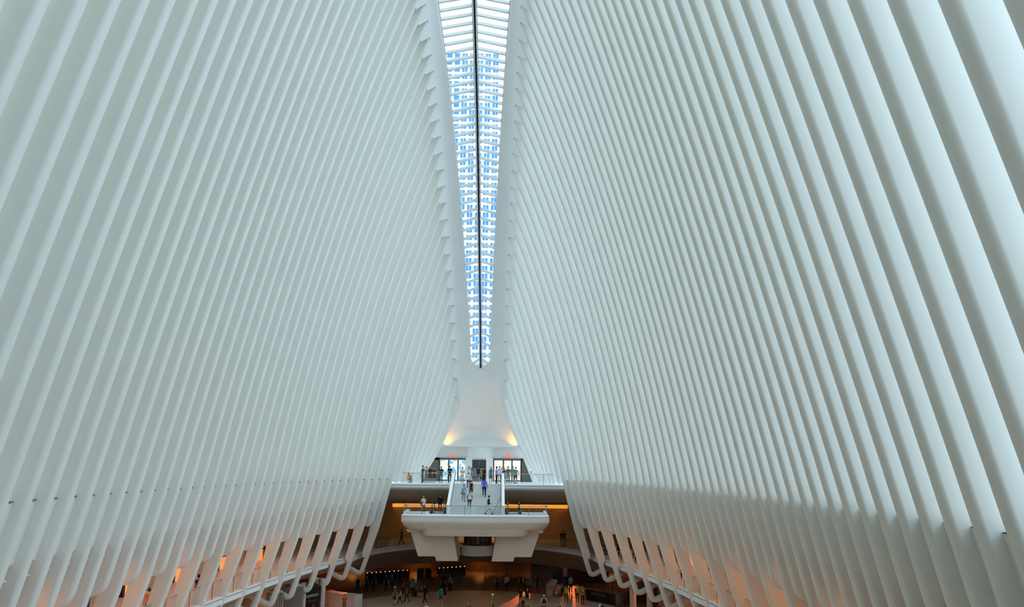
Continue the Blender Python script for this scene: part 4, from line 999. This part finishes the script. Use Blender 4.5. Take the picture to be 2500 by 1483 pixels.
person('person in white T-shirt and black shorts walking down the stair', stair(1146, 1245.5), 180, 1.76, 'down', WHT, BLK, 'shorts', pack=(.03, .03, .035), skin='d', shoes=(.6, .6, .6), group=G2)
person('person in bright blue shirt and black trousers climbing the stair', stair(1182, 1215), 0, 1.94, 'up', (.09, .14, .62), (.012, .012, .018), sleeve='long', skin='d', group=G2)
person('person in navy shirt and white shorts striding across the landing', landing(1193, 77.9), -80, 1.76, 'stride', (.015, .03, .10), (.72, .72, .72), 'shorts', group=G2)
person('person in white vest and dark jeans at the left of the landing', landing(1033, 78.4), 180, 1.66, 'phone', (.72, .72, .72), (.02, .022, .04), sleeve='none', strap=(.02, .02, .02), group=G2)
p_ = atY(1074, 1243, 81.2); person('person in black riding the left escalator', (p_.x, 81.2, zp+.01), 0, 1.74, 'stand', BLK, BLK, group=G2, sleeve='long')
person('person in dark clothes walking along the far left walkway', ringp(989, 1332), 70, 1.72, 'walk', (.08, .05, .03), (.06, .04, .03), group=G4)
person('left one of a pair on the far right walkway', ringp(1362.5, 1337), 180, 1.74, 'phone', (.08, .06, .05), (.3, .25, .2), group=G4)
person('right one of a pair on the far right walkway', ringp(1368.5, 1337), 160, 1.72, 'stand', (.1, .08, .07), (.12, .1, .1), style='long', group=G4)
person('person in teal shirt between the first right ribs on the walkway', ringp(1468, 1357), 200, 1.68, 'phone', (.05, .22, .2), BLK, style='long', group=G4)
person('person in dark shirt between the second right ribs on the walkway', ringp(1500, 1366), 120, 1.76, 'walk', (.03, .03, .04), BLK, group=G4)
person('person in red shirt between the third right ribs on the walkway', ringp(1537, 1377), 180, 1.72, 'stand', (.3, .03, .02), BLK, group=G4)
person('person in black between the sixth right ribs on the walkway', ringp(1653, 1424), 180, 1.76, 'fold', BLK, BLK, group=G4)
person('person in dark blue on the left walkway near the camera', ringp(498, 1474), 40, 1.76, 'stand', (.05, .06, .2), BLK, group=G4)
person('person in orange shirt on the left walkway nearest the camera', ringp(378, 1515), 20, 1.74, 'stand', (.7, .2, .08), (.1, .12, .4), style='short', group=G4)
L = [
 ('person in yellow cap and backpack on the left lower floor', 963, 1480, 150, 1.80, 'stand', (.13, .14, .15), (.05, .06, .08), dict(bottom='shorts', hat=('cap', (.5, .4, .08)), pack=(.05, .07, .09))),
 ('child in white top beside the yellow cap', 976.5, 1475, 90, 1.42, 'walk', (.4, .38, .37), (.04, .05, .08), {}),
 ('person in grey purple top on the left lower floor', 993, 1472, 60, 1.72, 'walk', (.1, .08, .1), (.03, .03, .05), {}),
 ('person in brown top behind the grey purple top', 984.7, 1452, 100, 1.68, 'stand', (.12, .07, .06), (.05, .04, .04), {}),
 ('person in blue top pulling luggage on the left lower floor', 1008, 1457, 30, 1.74, 'bag', (.04, .22, .3), BLK, {}),
 ('person in grey green dress beside the luggage', 1024, 1460, 170, 1.68, 'stand', (.07, .1, .1), BLK, dict(bottom='dress', style='long')),
 ('person in black coat walking on the left lower floor', 1037, 1473, 120, 1.72, 'walk', (.02, .02, .025), BLK, dict(style='long', sleeve='long')),
 ('person in turquoise shirt and grey shorts on the left lower floor', 1075, 1479, 10, 1.76, 'stand', (.02, .28, .38), (.12, .11, .11), dict(bottom='shorts')),
 ('person in dark red dress beside the turquoise shirt', 1084, 1467, 20, 1.74, 'stand', (.08, .02, .02), BLK, dict(bottom='dress', style='long')),
 ('dark person standing behind the dark red dress', 1081, 1446, 0, 1.70, 'stand', (.03, .025, .025), BLK, dict(style='long')),
 ('person in pale vest top near the blue information panel', 1098.6, 1444, 160, 1.66, 'bag', (.2, .16, .14), BLK, dict(style='long')),
 ('dark person standing left of the ticket gates row', 911.7, 1446, 180, 1.74, 'stand', (.02, .03, .06), BLK, {}),
 ('dark person at the far left of the lower floor', 873, 1452, 170, 1.74, 'stand', (.03, .03, .05), (.02, .03, .06), {}),
 ('person in dark red jacket at the far left of the lower floor', 894, 1447, 190, 1.70, 'stand', (.07, .015, .02), BLK, {}),
 ('left one of a dark couple before the left ticket gates', 942, 1446, 180, 1.74, 'stand', (.03, .03, .03), BLK, {}),
 ('right one of a dark couple before the left ticket gates', 956, 1444, 180, 1.86, 'stand', (.05, .06, .05), (.03, .04, .04), dict(sleeve='long')),
 ('person with grey shirt and black trousers right of the sign post', 1214, 1444, 180, 1.78, 'stand', (.09, .07, .07), BLK, {}),
 ('person in white shirt with a shoulder bag in the middle far floor', 1237, 1444, 0, 1.74, 'stand', (.5, .45, .42), BLK, dict(strap=(.03, .03, .03))),
 ('person in dark clothes with long hair in the middle far floor', 1272, 1442, 170, 1.70, 'stand', (.04, .02, .025), BLK, dict(style='long')),
 ('child in dark clothes beside the long haired person', 1279.6, 1440, 170, 1.35, 'stand', (.06, .03, .03), BLK, {}),
 ('child in teal shirt on the far floor', 1293, 1446, 180, 1.48, 'stand', (.02, .2, .2), (.05, .05, .06), {}),
 ('stocky person in black before the dark wall', 1312.6, 1450, 0, 1.62, 'stand', (.02, .018, .02), BLK, dict(style='long')),
 ('person in dark dress in the red lit floor patch', 1271, 1481, 160, 1.68, 'stand', (.03, .02, .03), (.2, .1, .1), dict(style='long')),
 ('child between the two people on the red lit floor', 1277.5, 1485, 160, 1.3, 'stand', (.3, .22, .22), BLK, {}),
 ('broad person in black shirt and pale shorts on the red lit floor', 1287, 1483, 180, 1.80, 'stand', (.02, .02, .025), (.3, .22, .18), dict(bottom='shorts')),
 ('worker in yellow vest left of the other two vest workers', 1382, 1474, 180, 1.78, 'hips', (.35, .42, .03), (.03, .035, .05), dict(sleeve='long', sleevec=(.03, .03, .03))),
 ('person in white shirt and black trousers beside the column', 1393.5, 1448, 190, 1.80, 'phone', (.5, .45, .45), BLK, dict(sleeve='long')),
 ('worker in yellow vest pointing left', 1409.5, 1473, 170, 1.78, 'point', (.38, .45, .03), (.03, .04, .06), dict(sleeve='long', sleevec=(.03, .035, .05))),
 ('worker in yellow vest next to the food counter', 1422.7, 1478, 200, 1.80, 'fold', (.35, .42, .03), (.03, .04, .06), dict(sleeve='long', sleevec=(.04, .03, .03))),
 ('dark person on the right far steps', 1316, 1412, 0, 1.75, 'stand', (.02, .018, .02), BLK, dict(sleeve='long')),
]
for lb, px, py, rz, h, po, tp, bt, kw in L: person(lb, lower(px, py), rz, h, po, tp, bt, group=G3, **kw)
for lb, px, hy, rz, h, po, tp, bt, kw in [
 ('worker in white hard hat and yellow vest in the middle foreground', 1203.7, 1451, 90, 1.80, 'stand', (.4, .42, .03), (.04, .05, .09), dict(hat=('helmet', (.85, .85, .82)), sleeve='long', sleevec=(.1, .08, .03))),
 ('person in white shirt with head and shoulders at the bottom edge left', 1041.6, 1472, 150, 1.72, 'walk', (.6, .57, .55), BLK, {}),
 ('person in dark red top with head just above the bottom edge', 1081, 1475, 170, 1.7, 'stand', (.15, .05, .05), BLK, {}),
 ('person in dark top with head above the bottom edge in the centre', 1144, 1470, 170, 1.7, 'stand', (.12, .06, .06), BLK, {}),
 ('large person in pale shirt with black cap and bag behind', 1328, 1452, 0, 1.86, 'stand', (.6, .55, .54), (.25, .08, .07), dict(bottom='shorts', style='bald', pack=(.02, .02, .02))),
 ('person in olive top with head above the bottom edge at right', 1364, 1471, 190, 1.7, 'stand', (.13, .1, .05), BLK, {}),
 ('person in white shirt with dark backpack below the food counter', 1467, 1467, 30, 1.78, 'walk', (.6, .6, .62), (.1, .09, .08), dict(pack=(.03, .04, .07))),
 ('person in orange shirt before the white reception desk', 842, 1451, 170, 1.74, 'stand', (.5, .07, .02), (.25, .1, .06), {})]:
    person(lb, lower_head(px, hy, h), rz, h, po, tp, bt, group=G3, **kw)
build_people()
# suitcase of the person in blue
p = on_floor(1013, 1458); e = empty('suitcase', p, 'black wheeled suitcase beside the person in blue', 'suitcase')
b = MB(); b.box(p.x-.2, p.x+.2, p.y-.13, p.y+.13, .05, .62); b.build('shell', BLACK, e, bevel=.05)
b = MB(); b.tube([(p.x-.1, p.y+.08, .6), (p.x-.1, p.y+.08, .98), (p.x+.1, p.y+.08, .98), (p.x+.1, p.y+.08, .6)], .012, 6); b.build('handle', STEEL, e)
for s in (-1, 1):
    b = MB(); b.lathe((p.x+s*.15, p.y, 0), [(.03, 0), (.03, .05)], 8); b.build('wheel', DARK, e)
